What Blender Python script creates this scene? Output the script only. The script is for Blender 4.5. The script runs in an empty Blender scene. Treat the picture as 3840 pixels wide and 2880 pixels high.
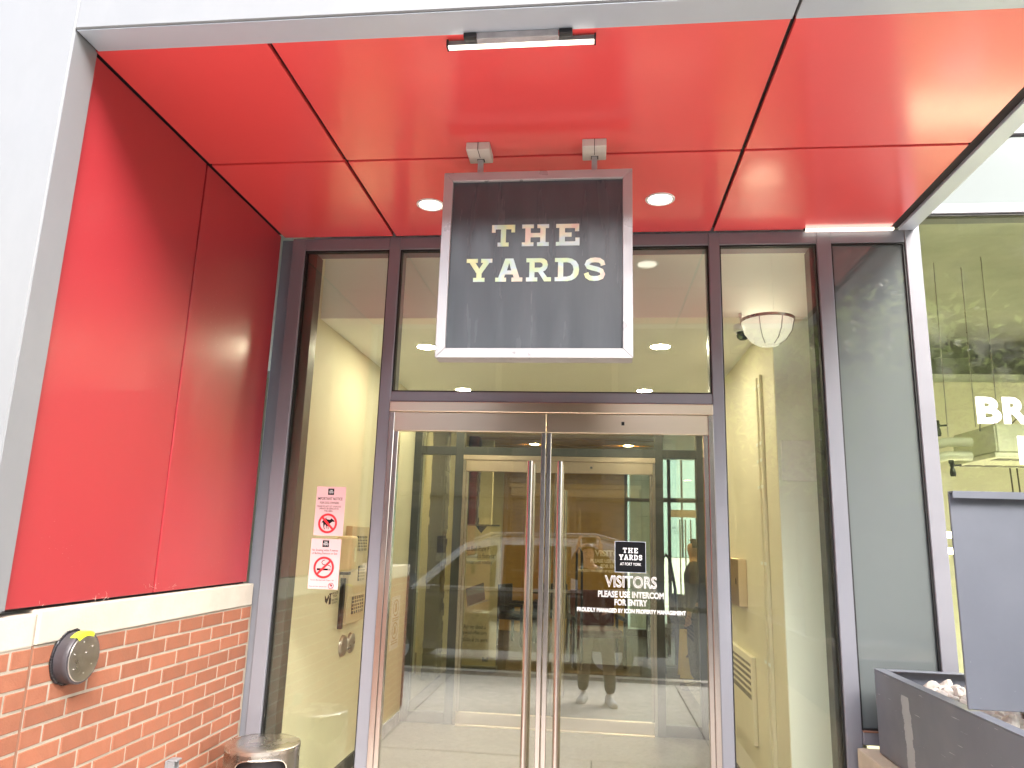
import bpy, bmesh, math, random
from mathutils import Vector, Matrix, noise
from mathutils.geometry import tessellate_polygon
R = math.radians
random.seed(7)
S = bpy.context.scene
COL = S.collection

# ------------------------------------------------------------------ camera
cam = bpy.data.cameras.new('camera'); camo = bpy.data.objects.new('camera', cam); COL.objects.link(camo)
cam.sensor_width = 36.0; cam.lens = 25.68; cam.clip_start = 0.01; cam.clip_end = 500
CAM = Vector((0.0, -4.1, 1.72))
yaw, pit, rol = 0.114161, 0.207587, 0.030693
_f = Vector((-math.sin(yaw)*math.cos(pit), math.cos(yaw)*math.cos(pit), math.sin(pit)))
_r = Vector((math.cos(yaw), math.sin(yaw), 0)); _u = _r.cross(_f)
_r2 = math.cos(rol)*_r + math.sin(rol)*_u; _u2 = -math.sin(rol)*_r + math.cos(rol)*_u
camo.matrix_world = Matrix(((_r2.x, _u2.x, -_f.x, CAM.x), (_r2.y, _u2.y, -_f.y, CAM.y), (_r2.z, _u2.z, -_f.z, CAM.z), (0, 0, 0, 1)))
S.camera = camo

# ------------------------------------------------------------------ world, sun, exposure
SUN_EL, SUN_AZ = R(41.5), R(152)      # azimuth clockwise from +Y: behind and to the right of the camera
wd = bpy.data.worlds.new('World'); S.world = wd; wd.use_nodes = True
nt = wd.node_tree; nt.nodes.clear()
wo = nt.nodes.new('ShaderNodeOutputWorld'); bg = nt.nodes.new('ShaderNodeBackground')
sky = nt.nodes.new('ShaderNodeTexSky'); sky.sky_type = 'NISHITA'; sky.sun_disc = False
sky.sun_elevation = SUN_EL; sky.sun_rotation = SUN_AZ; sky.dust_density = 4.0; sky.air_density = 1.0
hs = nt.nodes.new('ShaderNodeHueSaturation'); hs.inputs['Saturation'].default_value = 0.55
nt.links.new(sky.outputs[0], hs.inputs['Color']); nt.links.new(hs.outputs[0], bg.inputs[0])
bg.inputs[1].default_value = 0.15
nt.links.new(bg.outputs[0], wo.inputs[0])
sl = bpy.data.lights.new('sun', 'SUN'); sl.energy = 0.9; sl.angle = R(30); sl.color = (1, 0.975, 0.94)
so = bpy.data.objects.new('sun', sl); COL.objects.link(so)
sd = Vector((math.sin(SUN_AZ)*math.cos(SUN_EL), math.cos(SUN_AZ)*math.cos(SUN_EL), math.sin(SUN_EL)))
so.rotation_euler = (-sd).to_track_quat('-Z', 'Y').to_euler(); so.location = sd*40
S.view_settings.view_transform = 'Standard'; S.view_settings.look = 'None'
S.view_settings.exposure = 2.5; S.view_settings.gamma = 1.0; S.view_settings.use_curve_mapping = False
S.cycles.use_denoising = True
S.cycles.max_bounces = 10; S.cycles.transparent_max_bounces = 16; S.cycles.diffuse_bounces = 5; S.cycles.glossy_bounces = 6
S.cycles.sample_clamp_indirect = 6.0
S.cycles.use_adaptive_sampling = True; S.cycles.adaptive_threshold = 0.02

# ------------------------------------------------------------------ materials
def nn(t, typ, **kw):
    n = t.nodes.new(typ)
    for k, v in kw.items():
        if k in n.inputs: n.inputs[k].default_value = v
        else: setattr(n, k, v)
    return n
def M(name, col, rough=0.5, metal=0.0, var=0.06, scale=5.0, bump=0.0, bscale=80.0, spec=0.5, coat=0.0, rvar=0.08,
      stretch=(1, 1, 1), rand=0.0, specks=0.0, speck_col=(0.8, 0.7, 0.65), speck_scale=45.0, emit=None, estr=0.0,
      dirt=0.0, dirt_col=(0.1, 0.08, 0.06), dirt_scale=1.5, crough=0.05, cior=1.5):
    m = bpy.data.materials.new(name); m.use_nodes = True; t = m.node_tree
    b = t.nodes['Principled BSDF']
    b.inputs['Roughness'].default_value = rough; b.inputs['Metallic'].default_value = metal
    b.inputs['Specular IOR Level'].default_value = spec; b.inputs['Coat Weight'].default_value = coat
    b.inputs['Coat Roughness'].default_value = crough; b.inputs['Coat IOR'].default_value = cior
    if emit: b.inputs['Emission Color'].default_value = (*emit, 1); b.inputs['Emission Strength'].default_value = estr
    tc = nn(t, 'ShaderNodeTexCoord'); mp = nn(t, 'ShaderNodeMapping'); mp.inputs['Scale'].default_value = stretch
    t.links.new(tc.outputs['Object'], mp.inputs[0])
    no = nn(t, 'ShaderNodeTexNoise', Scale=scale, Detail=6.0, Roughness=0.6); t.links.new(mp.outputs[0], no.inputs['Vector'])
    mr = nn(t, 'ShaderNodeMapRange'); mr.inputs[1].default_value = 0.3; mr.inputs[2].default_value = 0.7
    mr.inputs[3].default_value = 1-var; mr.inputs[4].default_value = 1+var
    t.links.new(no.outputs['Fac'], mr.inputs[0]); val = mr.outputs[0]
    if rand:
        oi = nn(t, 'ShaderNodeObjectInfo'); m2 = nn(t, 'ShaderNodeMapRange'); m2.inputs[3].default_value = 1-rand; m2.inputs[4].default_value = 1+rand
        t.links.new(oi.outputs['Random'], m2.inputs[0]); mm = nn(t, 'ShaderNodeMath', operation='MULTIPLY')
        t.links.new(val, mm.inputs[0]); t.links.new(m2.outputs[0], mm.inputs[1]); val = mm.outputs[0]
    vs = nn(t, 'ShaderNodeVectorMath', operation='SCALE'); vs.inputs[0].default_value = col
    t.links.new(val, vs.inputs['Scale']); out = vs.outputs[0]
    if dirt:
        n3 = nn(t, 'ShaderNodeTexNoise', Scale=dirt_scale, Detail=8.0, Roughness=0.7); t.links.new(mp.outputs[0], n3.inputs['Vector'])
        r3 = nn(t, 'ShaderNodeMapRange'); r3.inputs[1].default_value = 0.5; r3.inputs[2].default_value = 0.75; r3.inputs[4].default_value = dirt
        t.links.new(n3.outputs['Fac'], r3.inputs[0]); mx = nn(t, 'ShaderNodeMix', data_type='RGBA')
        t.links.new(r3.outputs[0], mx.inputs[0]); t.links.new(out, mx.inputs[6]); mx.inputs[7].default_value = (*dirt_col, 1); out = mx.outputs[2]
    if specks:
        vo = nn(t, 'ShaderNodeTexVoronoi', Scale=speck_scale); t.links.new(tc.outputs['Object'], vo.inputs['Vector'])
        nz = nn(t, 'ShaderNodeTexNoise', Scale=2.2, Detail=3.0); t.links.new(tc.outputs['Object'], nz.inputs['Vector'])
        th = nn(t, 'ShaderNodeMapRange'); th.inputs[1].default_value = 0.52; th.inputs[2].default_value = 0.72; th.inputs[3].default_value = 0.0; th.inputs[4].default_value = 0.16*specks
        t.links.new(nz.outputs['Fac'], th.inputs[0])
        lt = nn(t, 'ShaderNodeMath', operation='LESS_THAN'); t.links.new(vo.outputs['Distance'], lt.inputs[0]); t.links.new(th.outputs[0], lt.inputs[1])
        sc_ = nn(t, 'ShaderNodeMath', operation='MULTIPLY'); sc_.inputs[1].default_value = 0.5; t.links.new(lt.outputs[0], sc_.inputs[0])
        mx = nn(t, 'ShaderNodeMix', data_type='RGBA'); t.links.new(sc_.outputs[0], mx.inputs[0]); t.links.new(out, mx.inputs[6]); mx.inputs[7].default_value = (*speck_col, 1); out = mx.outputs[2]
    t.links.new(out, b.inputs['Base Color'])
    if rvar:
        n2 = nn(t, 'ShaderNodeTexNoise', Scale=scale*1.7, Detail=5.0); t.links.new(mp.outputs[0], n2.inputs['Vector'])
        r2 = nn(t, 'ShaderNodeMapRange'); r2.inputs[1].default_value = 0.3; r2.inputs[2].default_value = 0.7
        r2.inputs[3].default_value = max(0.02, rough-rvar); r2.inputs[4].default_value = min(1, rough+rvar)
        t.links.new(n2.outputs['Fac'], r2.inputs[0]); t.links.new(r2.outputs[0], b.inputs['Roughness'])
    if bump:
        n4 = nn(t, 'ShaderNodeTexNoise', Scale=bscale, Detail=6.0, Roughness=0.65); t.links.new(mp.outputs[0], n4.inputs['Vector'])
        bp = nn(t, 'ShaderNodeBump', Strength=bump, Distance=0.004); t.links.new(n4.outputs['Fac'], bp.inputs['Height']); t.links.new(bp.outputs[0], b.inputs['Normal'])
    return m
def GLASS(name, tint, f0, rough=0.0, grime=0.0):
    m = bpy.data.materials.new(name); m.use_nodes = True; t = m.node_tree; t.nodes.clear()
    o = nn(t, 'ShaderNodeOutputMaterial'); tr = nn(t, 'ShaderNodeBsdfTransparent'); tr.inputs[0].default_value = (*tint, 1)
    gl = nn(t, 'ShaderNodeBsdfGlossy', Roughness=rough); gl.inputs[0].default_value = (1, 1, 1, 1)
    lw = nn(t, 'ShaderNodeLayerWeight', Blend=0.5); pw = nn(t, 'ShaderNodeMath', operation='POWER'); pw.inputs[1].default_value = 5.0
    t.links.new(lw.outputs['Facing'], pw.inputs[0])
    mr = nn(t, 'ShaderNodeMapRange'); mr.inputs[3].default_value = f0; mr.inputs[4].default_value = 0.9; t.links.new(pw.outputs[0], mr.inputs[0])
    mx = nn(t, 'ShaderNodeMixShader'); t.links.new(mr.outputs[0], mx.inputs[0]); t.links.new(tr.outputs[0], mx.inputs[1]); t.links.new(gl.outputs[0], mx.inputs[2])
    last = mx
    if grime:
        tc = nn(t, 'ShaderNodeTexCoord'); n = nn(t, 'ShaderNodeTexNoise', Scale=3.0, Detail=9.0, Roughness=0.75); t.links.new(tc.outputs['Object'], n.inputs['Vector'])
        r = nn(t, 'ShaderNodeMapRange'); r.inputs[1].default_value = 0.52; r.inputs[2].default_value = 0.8; r.inputs[4].default_value = grime; t.links.new(n.outputs['Fac'], r.inputs[0])
        vo = nn(t, 'ShaderNodeTexVoronoi', Scale=28.0); t.links.new(tc.outputs['Object'], vo.inputs['Vector'])
        lt = nn(t, 'ShaderNodeMath', operation='LESS_THAN'); lt.inputs[1].default_value = 0.05; t.links.new(vo.outputs['Distance'], lt.inputs[0])
        m1 = nn(t, 'ShaderNodeMath', operation='MULTIPLY'); m1.inputs[1].default_value = 2.5; t.links.new(r.outputs[0], m1.inputs[0])
        m2 = nn(t, 'ShaderNodeMath', operation='MULTIPLY'); t.links.new(m1.outputs[0], m2.inputs[0]); t.links.new(lt.outputs[0], m2.inputs[1])
        ad = nn(t, 'ShaderNodeMath', operation='ADD'); t.links.new(r.outputs[0], ad.inputs[0]); t.links.new(m2.outputs[0], ad.inputs[1])
        df = nn(t, 'ShaderNodeBsdfDiffuse'); df.inputs[0].default_value = (0.7, 0.7, 0.66, 1)
        m3 = nn(t, 'ShaderNodeMixShader'); t.links.new(ad.outputs[0], m3.inputs[0]); t.links.new(mx.outputs[0], m3.inputs[1]); t.links.new(df.outputs[0], m3.inputs[2]); last = m3
    t.links.new(last.outputs[0], o.inputs[0])
    return m
RED = M('red_lacquered_metal', (0.84, 0.078, 0.080), 0.38, 0.0, 0.03, 1.2, spec=0.5, coat=1.0, crough=0.17, cior=1.7, rvar=0, specks=0.45, speck_col=(0.75, 0.45, 0.4), speck_scale=60)  # same red as the wall, lightened in colour for missing pavement bounce
REDWALL = M('red_lacquered_wall_metal', (0.36, 0.026, 0.036), 0.42, 0.0, 0.04, 1.5, coat=0.6, crough=0.26, cior=1.5, rvar=0, stretch=(1, 1, 0.35), specks=0.5, speck_col=(0.8, 0.5, 0.45), speck_scale=60, dirt=0.10, dirt_col=(0.5, 0.12, 0.11), dirt_scale=1.2)  # same red as the soffit, darkened in colour against the sun
ALU = M('aluminium_sunlit_tone', (0.20, 0.205, 0.215), 0.38, 0.0, 0.03, 2.5, rvar=0.08, stretch=(1, 1, 0.4), dirt=0.08, dirt_col=(0.5, 0.5, 0.5))  # same aluminium as the top trim, darkened in colour for sunlit faces
ALUSHADE = M('aluminium_shade_tone', (0.50, 0.55, 0.63), 0.36, 0.25, 0.04, 3, rvar=0.08, specks=0.25, speck_col=(0.8, 0.8, 0.82), dirt=0.1, dirt_col=(0.35, 0.34, 0.34))  # same aluminium, lightened and blued in colour to offset its shade
DARKJOINT = M('dark_joint', (0.02, 0.012, 0.014), 0.8)
MULL = M('dark_grey_anodised', (0.225, 0.23, 0.262), 0.36, 0.25, 0.05, 4, rvar=0.06, stretch=(1, 1, 0.3), specks=0.15)
MULLW = M('pale_grey_anodised', (0.22, 0.22, 0.245), 0.36, 0.1, 0.04, 4, specks=0.2)
GASKET = M('black_gasket', (0.012, 0.012, 0.012), 0.5)
STEEL = M('brushed_stainless', (0.84, 0.70, 0.555), 0.30, 1.0, 0.012, 8, rvar=0.012, stretch=(0.4, 1, 60))
STEELV = M('brushed_stainless_tube', (0.64, 0.58, 0.54), 0.24, 1.0, 0.03, 6, rvar=0.03, stretch=(30, 30, 0.5))
STEELBIN = M('worn_stainless', (0.74, 0.71, 0.66), 0.26, 1.0, 0.10, 4, rvar=0.10, dirt=0.25, dirt_col=(0.42, 0.38, 0.33), dirt_scale=5, bump=0.08, bscale=8)
PANE = GLASS('clear_glazing', (0.97, 0.985, 0.94), 0.06)
DOORGL = GLASS('door_glazing', (0.93, 0.95, 0.885), 0.13)
INGL = GLASS('inner_glazing', (0.93, 0.95, 0.89), 0.10)
SHOPGL = GLASS('grimy_shop_glazing', (0.90, 0.93, 0.85), 0.06, grime=0.09)
LOBGL = GLASS('lobby_glazing', (0.93, 0.97, 0.955), 0.05)
SPAN = M('grey_spandrel_glass', (0.12, 0.135, 0.135), 0.02, 0.0, 0.03, 2, rvar=0, spec=1.0, specks=0.25, speck_col=(0.8, 0.8, 0.8), speck_scale=30)
SPANW = M('pale_spandrel_glass', (0.24, 0.265, 0.262), 0.08, 0.0, 0.02, 2, rvar=0.03)
CREAM = M('cream_painted_wall', (0.78, 0.735, 0.56), 0.55, 0, 0.03, 2)
WHITEC = M('white_ceiling_paint', (0.91, 0.92, 0.88), 0.7, 0, 0.02, 2)
PALEW = M('pale_painted_return', (0.86, 0.89, 0.82), 0.6, 0, 0.02, 2)
FLOORV = M('vestibule_stone_floor', (0.15, 0.14, 0.125), 0.35, 0, 0.10, 14, rvar=0.06)
BASEB = M('dark_baseboard', (0.035, 0.033, 0.033), 0.35)
CONC = M('pavement_concrete', (0.60, 0.56, 0.50), 0.85, 0, 0.10, 3, bump=0.3, bscale=90, dirt=0.25, dirt_col=(0.42, 0.38, 0.33), rand=0.06)
CONC2 = M('planter_plinth_concrete', (0.46, 0.395, 0.31), 0.8, 0, 0.10, 4, bump=0.3, bscale=60, dirt=0.4, dirt_col=(0.30, 0.22, 0.15), dirt_scale=4)
ASPH = M('asphalt', (0.11, 0.11, 0.112), 0.9, 0, 0.2, 20, bump=0.4, bscale=150)
GROUND = M('ground', (0.10, 0.10, 0.095), 0.95, 0, 0.1, 2)
PAVER = M('paver', (0.17, 0.15, 0.145), 0.85, 0, 0.15, 20, bump=0.3, rand=0.2)
BRICK = M('red_brick', (0.285, 0.105, 0.057), 0.78, 0, 0.10, 14, bump=0.35, bscale=120, rand=0.13, specks=0.45, speck_col=(0.75, 0.5, 0.38), speck_scale=70, dirt=0.22, dirt_col=(0.30, 0.075, 0.04), dirt_scale=9)
MORTAR = M('pale_mortar', (0.38, 0.335, 0.27), 0.9, 0, 0.10, 25, bump=0.5, bscale=140, dirt=0.3, dirt_col=(0.42, 0.39, 0.35), dirt_scale=10)
STONE = M('limestone_cap', (0.50, 0.455, 0.385), 0.85, 0, 0.09, 6, bump=0.3, bscale=70, dirt=0.35, dirt_col=(0.42, 0.38, 0.31), dirt_scale=4)
SEAL = M('tan_sealant', (0.24, 0.115, 0.072), 0.7, 0, 0.1, 8)
SIGNDK = M('sign_face', (0.072, 0.080, 0.090), 0.24, 0, 0.10, 3, rvar=0.06, stretch=(3, 1, 0.35), dirt=0.15, dirt_col=(0.12, 0.11, 0.115), dirt_scale=3)
SIGNFR = M('sign_frame_metal', (0.47, 0.46, 0.47), 0.34, 0.35, 0.05, 5, rvar=0.08, specks=0.3)
HOLDER = M('hanger_block', (0.62, 0.60, 0.55), 0.5, 0, 0.08, 12, dirt=0.25, dirt_col=(0.4, 0.36, 0.3), dirt_scale=12)
BLACK = M('black_plastic', (0.014, 0.013, 0.016), 0.35)
WHITEP = M('white_vinyl', (0.86, 0.86, 0.86), 0.45)
PRINTK = M('black_print', (0.004, 0.0045, 0.006), 0.6, spec=0.15)
PRINTR = M('red_print', (0.80, 0.012, 0.02), 0.5)
BOUNCEP = M('white_card_red_bounce', (0.70, 0.44, 0.45), 0.45)  # white card; red bounce light from the wall painted in as pink
CAPBLK = M('black_rubber', (0.055, 0.048, 0.055), 0.45, 0, 0.15, 8, dirt=0.3, dirt_col=(0.12, 0.11, 0.12), dirt_scale=8)
CAPST = M('dull_steel_disc', (0.50, 0.455, 0.42), 0.33, 1.0, 0.10, 8, rvar=0.1)
NEON = M('neon_yellow_tape', (0.50, 0.60, 0.03), 0.5, emit=(0.7, 0.95, 0.02), estr=0.0)
PLANT = M('grey_painted_steel', (0.15, 0.16, 0.19), 0.36, 0.15, 0.06, 3, rvar=0.08, specks=0.3, speck_scale=35, dirt=0.12, dirt_col=(0.2, 0.19, 0.18))
BEIGE = M('beige_plastic', (0.70, 0.58, 0.36), 0.4)
BEIGED = M('beige_panel', (0.62, 0.50, 0.32), 0.45)
WOOD = M('amber_wood', (0.50, 0.30, 0.065), 0.35, 0, 0.10, 3, stretch=(1, 1, 8), rvar=0.06)
WOODD = M('wood_door', (0.46, 0.24, 0.07), 0.4, 0, 0.15, 3, stretch=(8, 8, 1))
LEDGE = M('dark_ledgestone', (0.05, 0.040, 0.030), 0.85, 0, 0.25, 14, bump=0.8, bscale=40, rand=0.3)
LOBFL = M('lobby_floor', (0.06, 0.045, 0.03), 0.45, 0, 0.12, 6)
CHAIRB = M('black_leather', (0.012, 0.012, 0.013), 0.4)
MAROON = M('maroon_upholstery', (0.09, 0.018, 0.014), 0.6)
BRONZE = M('dark_bronze_frame', (0.07, 0.058, 0.048), 0.4, 0.3)
FRDARK = M('inner_dark_frame', (0.075, 0.077, 0.07), 0.4, 0.2)
CONCW = M('pale_concrete', (0.66, 0.66, 0.61), 0.8, 0, 0.06, 3)
TEAL = M('teal_glass_wall', (0.30, 0.39, 0.38), 0.12, 0, 0.12, 1.2)
BANN = M('banner_print', (0.66, 0.60, 0.42), 0.5)
BLUEP = M('blue_print', (0.02, 0.05, 0.10), 0.45)
LEAF = M('leaf', (0.16, 0.23, 0.08), 0.45, 0, 0.3, 2)
_t = LEAF.node_tree; _pb = _t.nodes['Principled BSDF']; _tr = nn(_t, 'ShaderNodeBsdfTranslucent'); _tr.inputs[0].default_value = (0.42, 0.50, 0.20, 1)
_ms = nn(_t, 'ShaderNodeMixShader'); _ms.inputs[0].default_value = 0.5; _t.links.new(_pb.outputs[0], _ms.inputs[1]); _t.links.new(_tr.outputs[0], _ms.inputs[2]); _t.links.new(_ms.outputs[0], _t.nodes['Material Output'].inputs[0])
BARK = M('bark', (0.09, 0.065, 0.045), 0.9, 0, 0.3, 10, bump=0.6)
SKIN = M('skin', (0.50, 0.29, 0.19), 0.5)
JACKET = M('black_jacket', (0.016, 0.016, 0.02), 0.7)
TROUS = M('charcoal_trousers', (0.05, 0.05, 0.055), 0.8)
SHOE = M('white_sneaker', (0.72, 0.72, 0.70), 0.55)
HAIR = M('black_hair', (0.012, 0.010, 0.009), 0.5)
CARP = M('dark_car_paint', (0.022, 0.022, 0.026), 0.12, 0.0, 0.02, 2, coat=0.8)
CARG = M('car_window', (0.02, 0.024, 0.026), 0.04)
TYRE = M('tyre', (0.015, 0.015, 0.015), 0.8)
BWALL = M('opposite_wall', (0.13, 0.115, 0.10), 0.8, 0, 0.08, 1)
BWIN = M('opposite_window', (0.03, 0.035, 0.04), 0.25, spec=0.3)
UPW = M('white_cladding', (0.24, 0.245, 0.25), 0.5, 0, 0.03, 1)
CHIP = M('white_stone', (0.60, 0.55, 0.49), 0.85, 0, 0.10, 18, bump=0.5, bscale=60, rand=0.12)
SHOPC = M('shop_concrete', (0.58, 0.58, 0.49), 0.8, 0, 0.12, 2.5, bump=0.2, dirt=0.4, dirt_col=(0.40, 0.40, 0.32), dirt_scale=2)
DUCT = M('painted_duct', (0.68, 0.67, 0.55), 0.45, 0.1, 0.06, 4)
ACW = M('air_conditioner_case', (0.70, 0.68, 0.54), 0.5)
YELS = M('yellow_plastic', (0.75, 0.58, 0.16), 0.45)
def EMIT(name, col, st): return M(name, col, 0.5, var=0.0, rvar=0, emit=col, estr=st)
LAMP = EMIT('warm_lamp', (1.0, 0.90, 0.66), 52)
LAMPS = EMIT('soffit_lamp', (1.0, 0.93, 0.78), 1.2)
LAMPL = EMIT('lobby_lamp', (1.0, 0.74, 0.38), 105)
STRIP = EMIT('strip_lamp', (1.0, 0.93, 0.78), 0.5)
TUBE = EMIT('shop_lamp', (1.0, 0.92, 0.72), 3.2)
BOWL = M('frosted_bowl', (0.86, 0.85, 0.74), 0.3, emit=(1.0, 0.95, 0.80), estr=0.10)
# iridescent foil for the sign letters
FOIL = bpy.data.materials.new('iridescent_foil'); FOIL.use_nodes = True
_t = FOIL.node_tree; _b = _t.nodes['Principled BSDF']; _tc = nn(_t, 'ShaderNodeTexCoord')
_n = nn(_t, 'ShaderNodeTexNoise', Scale=7.0, Detail=2.0); _cr = nn(_t, 'ShaderNodeValToRGB'); _t.links.new(_tc.outputs['Object'], _n.inputs['Vector'])
_e = _cr.color_ramp.elements; _e[0].position = 0.36; _e[0].color = (0.78, 0.80, 0.42, 1); _e[1].position = 0.66; _e[1].color = (0.80, 0.62, 0.52, 1)
for p, c in ((0.45, (0.62, 0.78, 0.50, 1)), (0.52, (0.62, 0.74, 0.76, 1)), (0.59, (0.80, 0.80, 0.60, 1))):
    k = _e.new(p); k.color = c
_t.links.new(_n.outputs['Fac'], _cr.inputs[0]); _t.links.new(_cr.outputs[0], _b.inputs['Base Color']); _b.inputs['Roughness'].default_value = 0.35; _b.inputs['Metallic'].default_value = 0.15

# ------------------------------------------------------------------ builders
WPOS = {}
def link(o, parent=None, at=None):
    COL.objects.link(o); at = Vector(at) if at is not None else Vector((0, 0, 0))
    if parent is not None: o.parent = parent; o.location = at - WPOS[parent.name]
    else: o.location = at
    WPOS[o.name] = at
    return o
def tag(o, label=None, cat=None, group=None, kind=None):
    for k, v in (('label', label), ('category', cat), ('group', group), ('kind', kind)):
        if v: o[k] = v
    return o
def thing(name, label, cat, loc, group=None):
    return tag(link(bpy.data.objects.new(name, None), None, loc), label, cat, group)
def mobj(name, bm, mat, parent=None, smooth=False, at=None):
    me = bpy.data.meshes.new(name)
    bmesh.ops.recalc_face_normals(bm, faces=bm.faces)
    bm.to_mesh(me); bm.free()
    if smooth:
        for p in me.polygons: p.use_smooth = True
    me.materials.append(mat)
    return link(bpy.data.objects.new(name, me), parent, at)
def addbox(bm, x0, x1, y0, y1, z0, z1):
    v = [bm.verts.new(p) for p in ((x0, y0, z0), (x1, y0, z0), (x1, y1, z0), (x0, y1, z0), (x0, y0, z1), (x1, y0, z1), (x1, y1, z1), (x0, y1, z1))]
    for f in ((3, 2, 1, 0), (4, 5, 6, 7), (0, 1, 5, 4), (1, 2, 6, 5), (2, 3, 7, 6), (3, 0, 4, 7)): bm.faces.new([v[i] for i in f])
    return v
def box(name, x0, x1, y0, y1, z0, z1, mat, parent=None, bev=0.0, seg=1):
    bm = bmesh.new(); addbox(bm, x0, x1, y0, y1, z0, z1)
    if bev: bmesh.ops.bevel(bm, geom=bm.edges[:], offset=bev, segments=seg, affect='EDGES', profile=0.6)
    return mobj(name, bm, mat, parent)
def struct(o): o['kind'] = 'structure'; return o
def addcyl(bm, p0, p1, r0, r1=None, n=24, caps=True):
    p0 = Vector(p0); p1 = Vector(p1); r1 = r0 if r1 is None else r1
    d = (p1-p0).normalized(); a = d.orthogonal().normalized(); b = d.cross(a)
    A = []; B = []
    for i in range(n):
        t = 2*math.pi*i/n; u = a*math.cos(t)+b*math.sin(t)
        A.append(bm.verts.new(p0+u*r0)); B.append(bm.verts.new(p1+u*r1))
    for i in range(n): bm.faces.new((A[i], A[(i+1) % n], B[(i+1) % n], B[i]))
    if caps: bm.faces.new(A[::-1]); bm.faces.new(B)
def shade(o, ang=40):
    me = o.data; me.shade_smooth() if hasattr(me, 'shade_smooth') else None
    try: me.set_sharp_from_angle(angle=R(ang))
    except Exception: pass
    return o
def cyl(name, p0, p1, r, mat, parent=None, r1=None, n=24):
    bm = bmesh.new(); addcyl(bm, p0, p1, r, r1, n); return shade(mobj(name, bm, mat, parent))
def lathe(name, prof, mat, parent=None, c=(0, 0, 0), axis='Z', n=36, a0=0.0, a1=2*math.pi, close=True):
    bm = bmesh.new(); rows = []
    full = abs(a1-a0-2*math.pi) < 1e-4; m = n if full else n+1
    for r, h in prof:
        row = []
        for i in range(m):
            t = a0+(a1-a0)*i/n; x, y = r*math.cos(t), r*math.sin(t)
            p = (x, y, h) if axis == 'Z' else ((h, x, y) if axis == 'X' else (x, h, y))
            row.append(bm.verts.new(Vector(c)+Vector(p)))
        rows.append(row)
    for a, b in zip(rows, rows[1:]):
        for i in range(n):
            j = (i+1) % m
            try: bm.faces.new((a[i], a[j], b[j], b[i]))
            except ValueError: pass
    bmesh.ops.remove_doubles(bm, verts=bm.verts, dist=1e-5)
    return shade(mobj(name, bm, mat, parent))
def tube(name, pts, r, mat, parent=None, n=10):
    bm = bmesh.new(); pts = [Vector(p) for p in pts]; rings = []
    for i, p in enumerate(pts):
        d = (pts[min(i+1, len(pts)-1)]-pts[max(i-1, 0)]).normalized(); ref = Vector((0.31, 0.22, 0.93)).normalized()
        a = d.cross(ref).normalized(); b = d.cross(a)
        rr = r[i] if isinstance(r, (list, tuple)) else r
        rings.append([bm.verts.new(p+(a*math.cos(2*math.pi*k/n)+b*math.sin(2*math.pi*k/n))*rr) for k in range(n)])
    for A, B in zip(rings, rings[1:]):
        for k in range(n): bm.faces.new((A[k], A[(k+1) % n], B[(k+1) % n], B[k]))
    bm.faces.new(rings[0][::-1]); bm.faces.new(rings[-1])
    return shade(mobj(name, bm, mat, parent), 60)
# flat shapes on a wall: 'F' faces the street (-y), 'L' is the left wall (faces +x), 'B' is read from behind (+y)
def place(pl, u, v, d, off):
    if pl == 'F': return Vector((u, d-off, v))
    if pl == 'B': return Vector((u, d+off, v))
    return Vector((d+off, u, v))
def flat(name, loops_list, mat, parent, pl, d, t=0.001, base=0.0):
    """loops_list: list of [outer, hole...] polygons in (u,v); extruded by t from the surface at depth d"""
    bm = bmesh.new()
    for loops in loops_list:
        L3 = [[Vector((p[0], p[1], 0)) for p in lp] for lp in loops]
        fl = [p for lp in L3 for p in lp]
        top = [bm.verts.new(place(pl, p.x, p.y, d, base+t)) for p in fl]
        bot = [bm.verts.new(place(pl, p.x, p.y, d, base)) for p in fl]
        for tri in tessellate_polygon(L3):
            try: bm.faces.new([top[i] for i in tri])
            except ValueError: pass
        k = 0
        for lp in L3:
            n = len(lp)
            for i in range(n):
                try: bm.faces.new((top[k+i], top[k+(i+1) % n], bot[k+(i+1) % n], bot[k+i]))
                except ValueError: pass
            k += n
    return mobj(name, bm, mat, parent)
def rect(u0, u1, v0, v1): return [[(u0, v0), (u1, v0), (u1, v1), (u0, v1)]]
def circ(cx, cz, r, n=40, ry=None): return [(cx+r*math.cos(2*math.pi*i/n), cz+(ry or r)*math.sin(2*math.pi*i/n)) for i in range(n)]
def ringp(cx, cz, r0, r1, n=40): return [circ(cx, cz, r1, n), circ(cx, cz, r0, n)[::-1]]
def bar(ax, az, bx, bz, w):
    d = Vector((bx-ax, bz-az)).normalized(); q = Vector((-d.y, d.x))*w/2
    return [[(ax+q.x, az+q.y), (bx+q.x, bz+q.y), (bx-q.x, bz-q.y), (ax-q.x, az-q.y)]]
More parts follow.
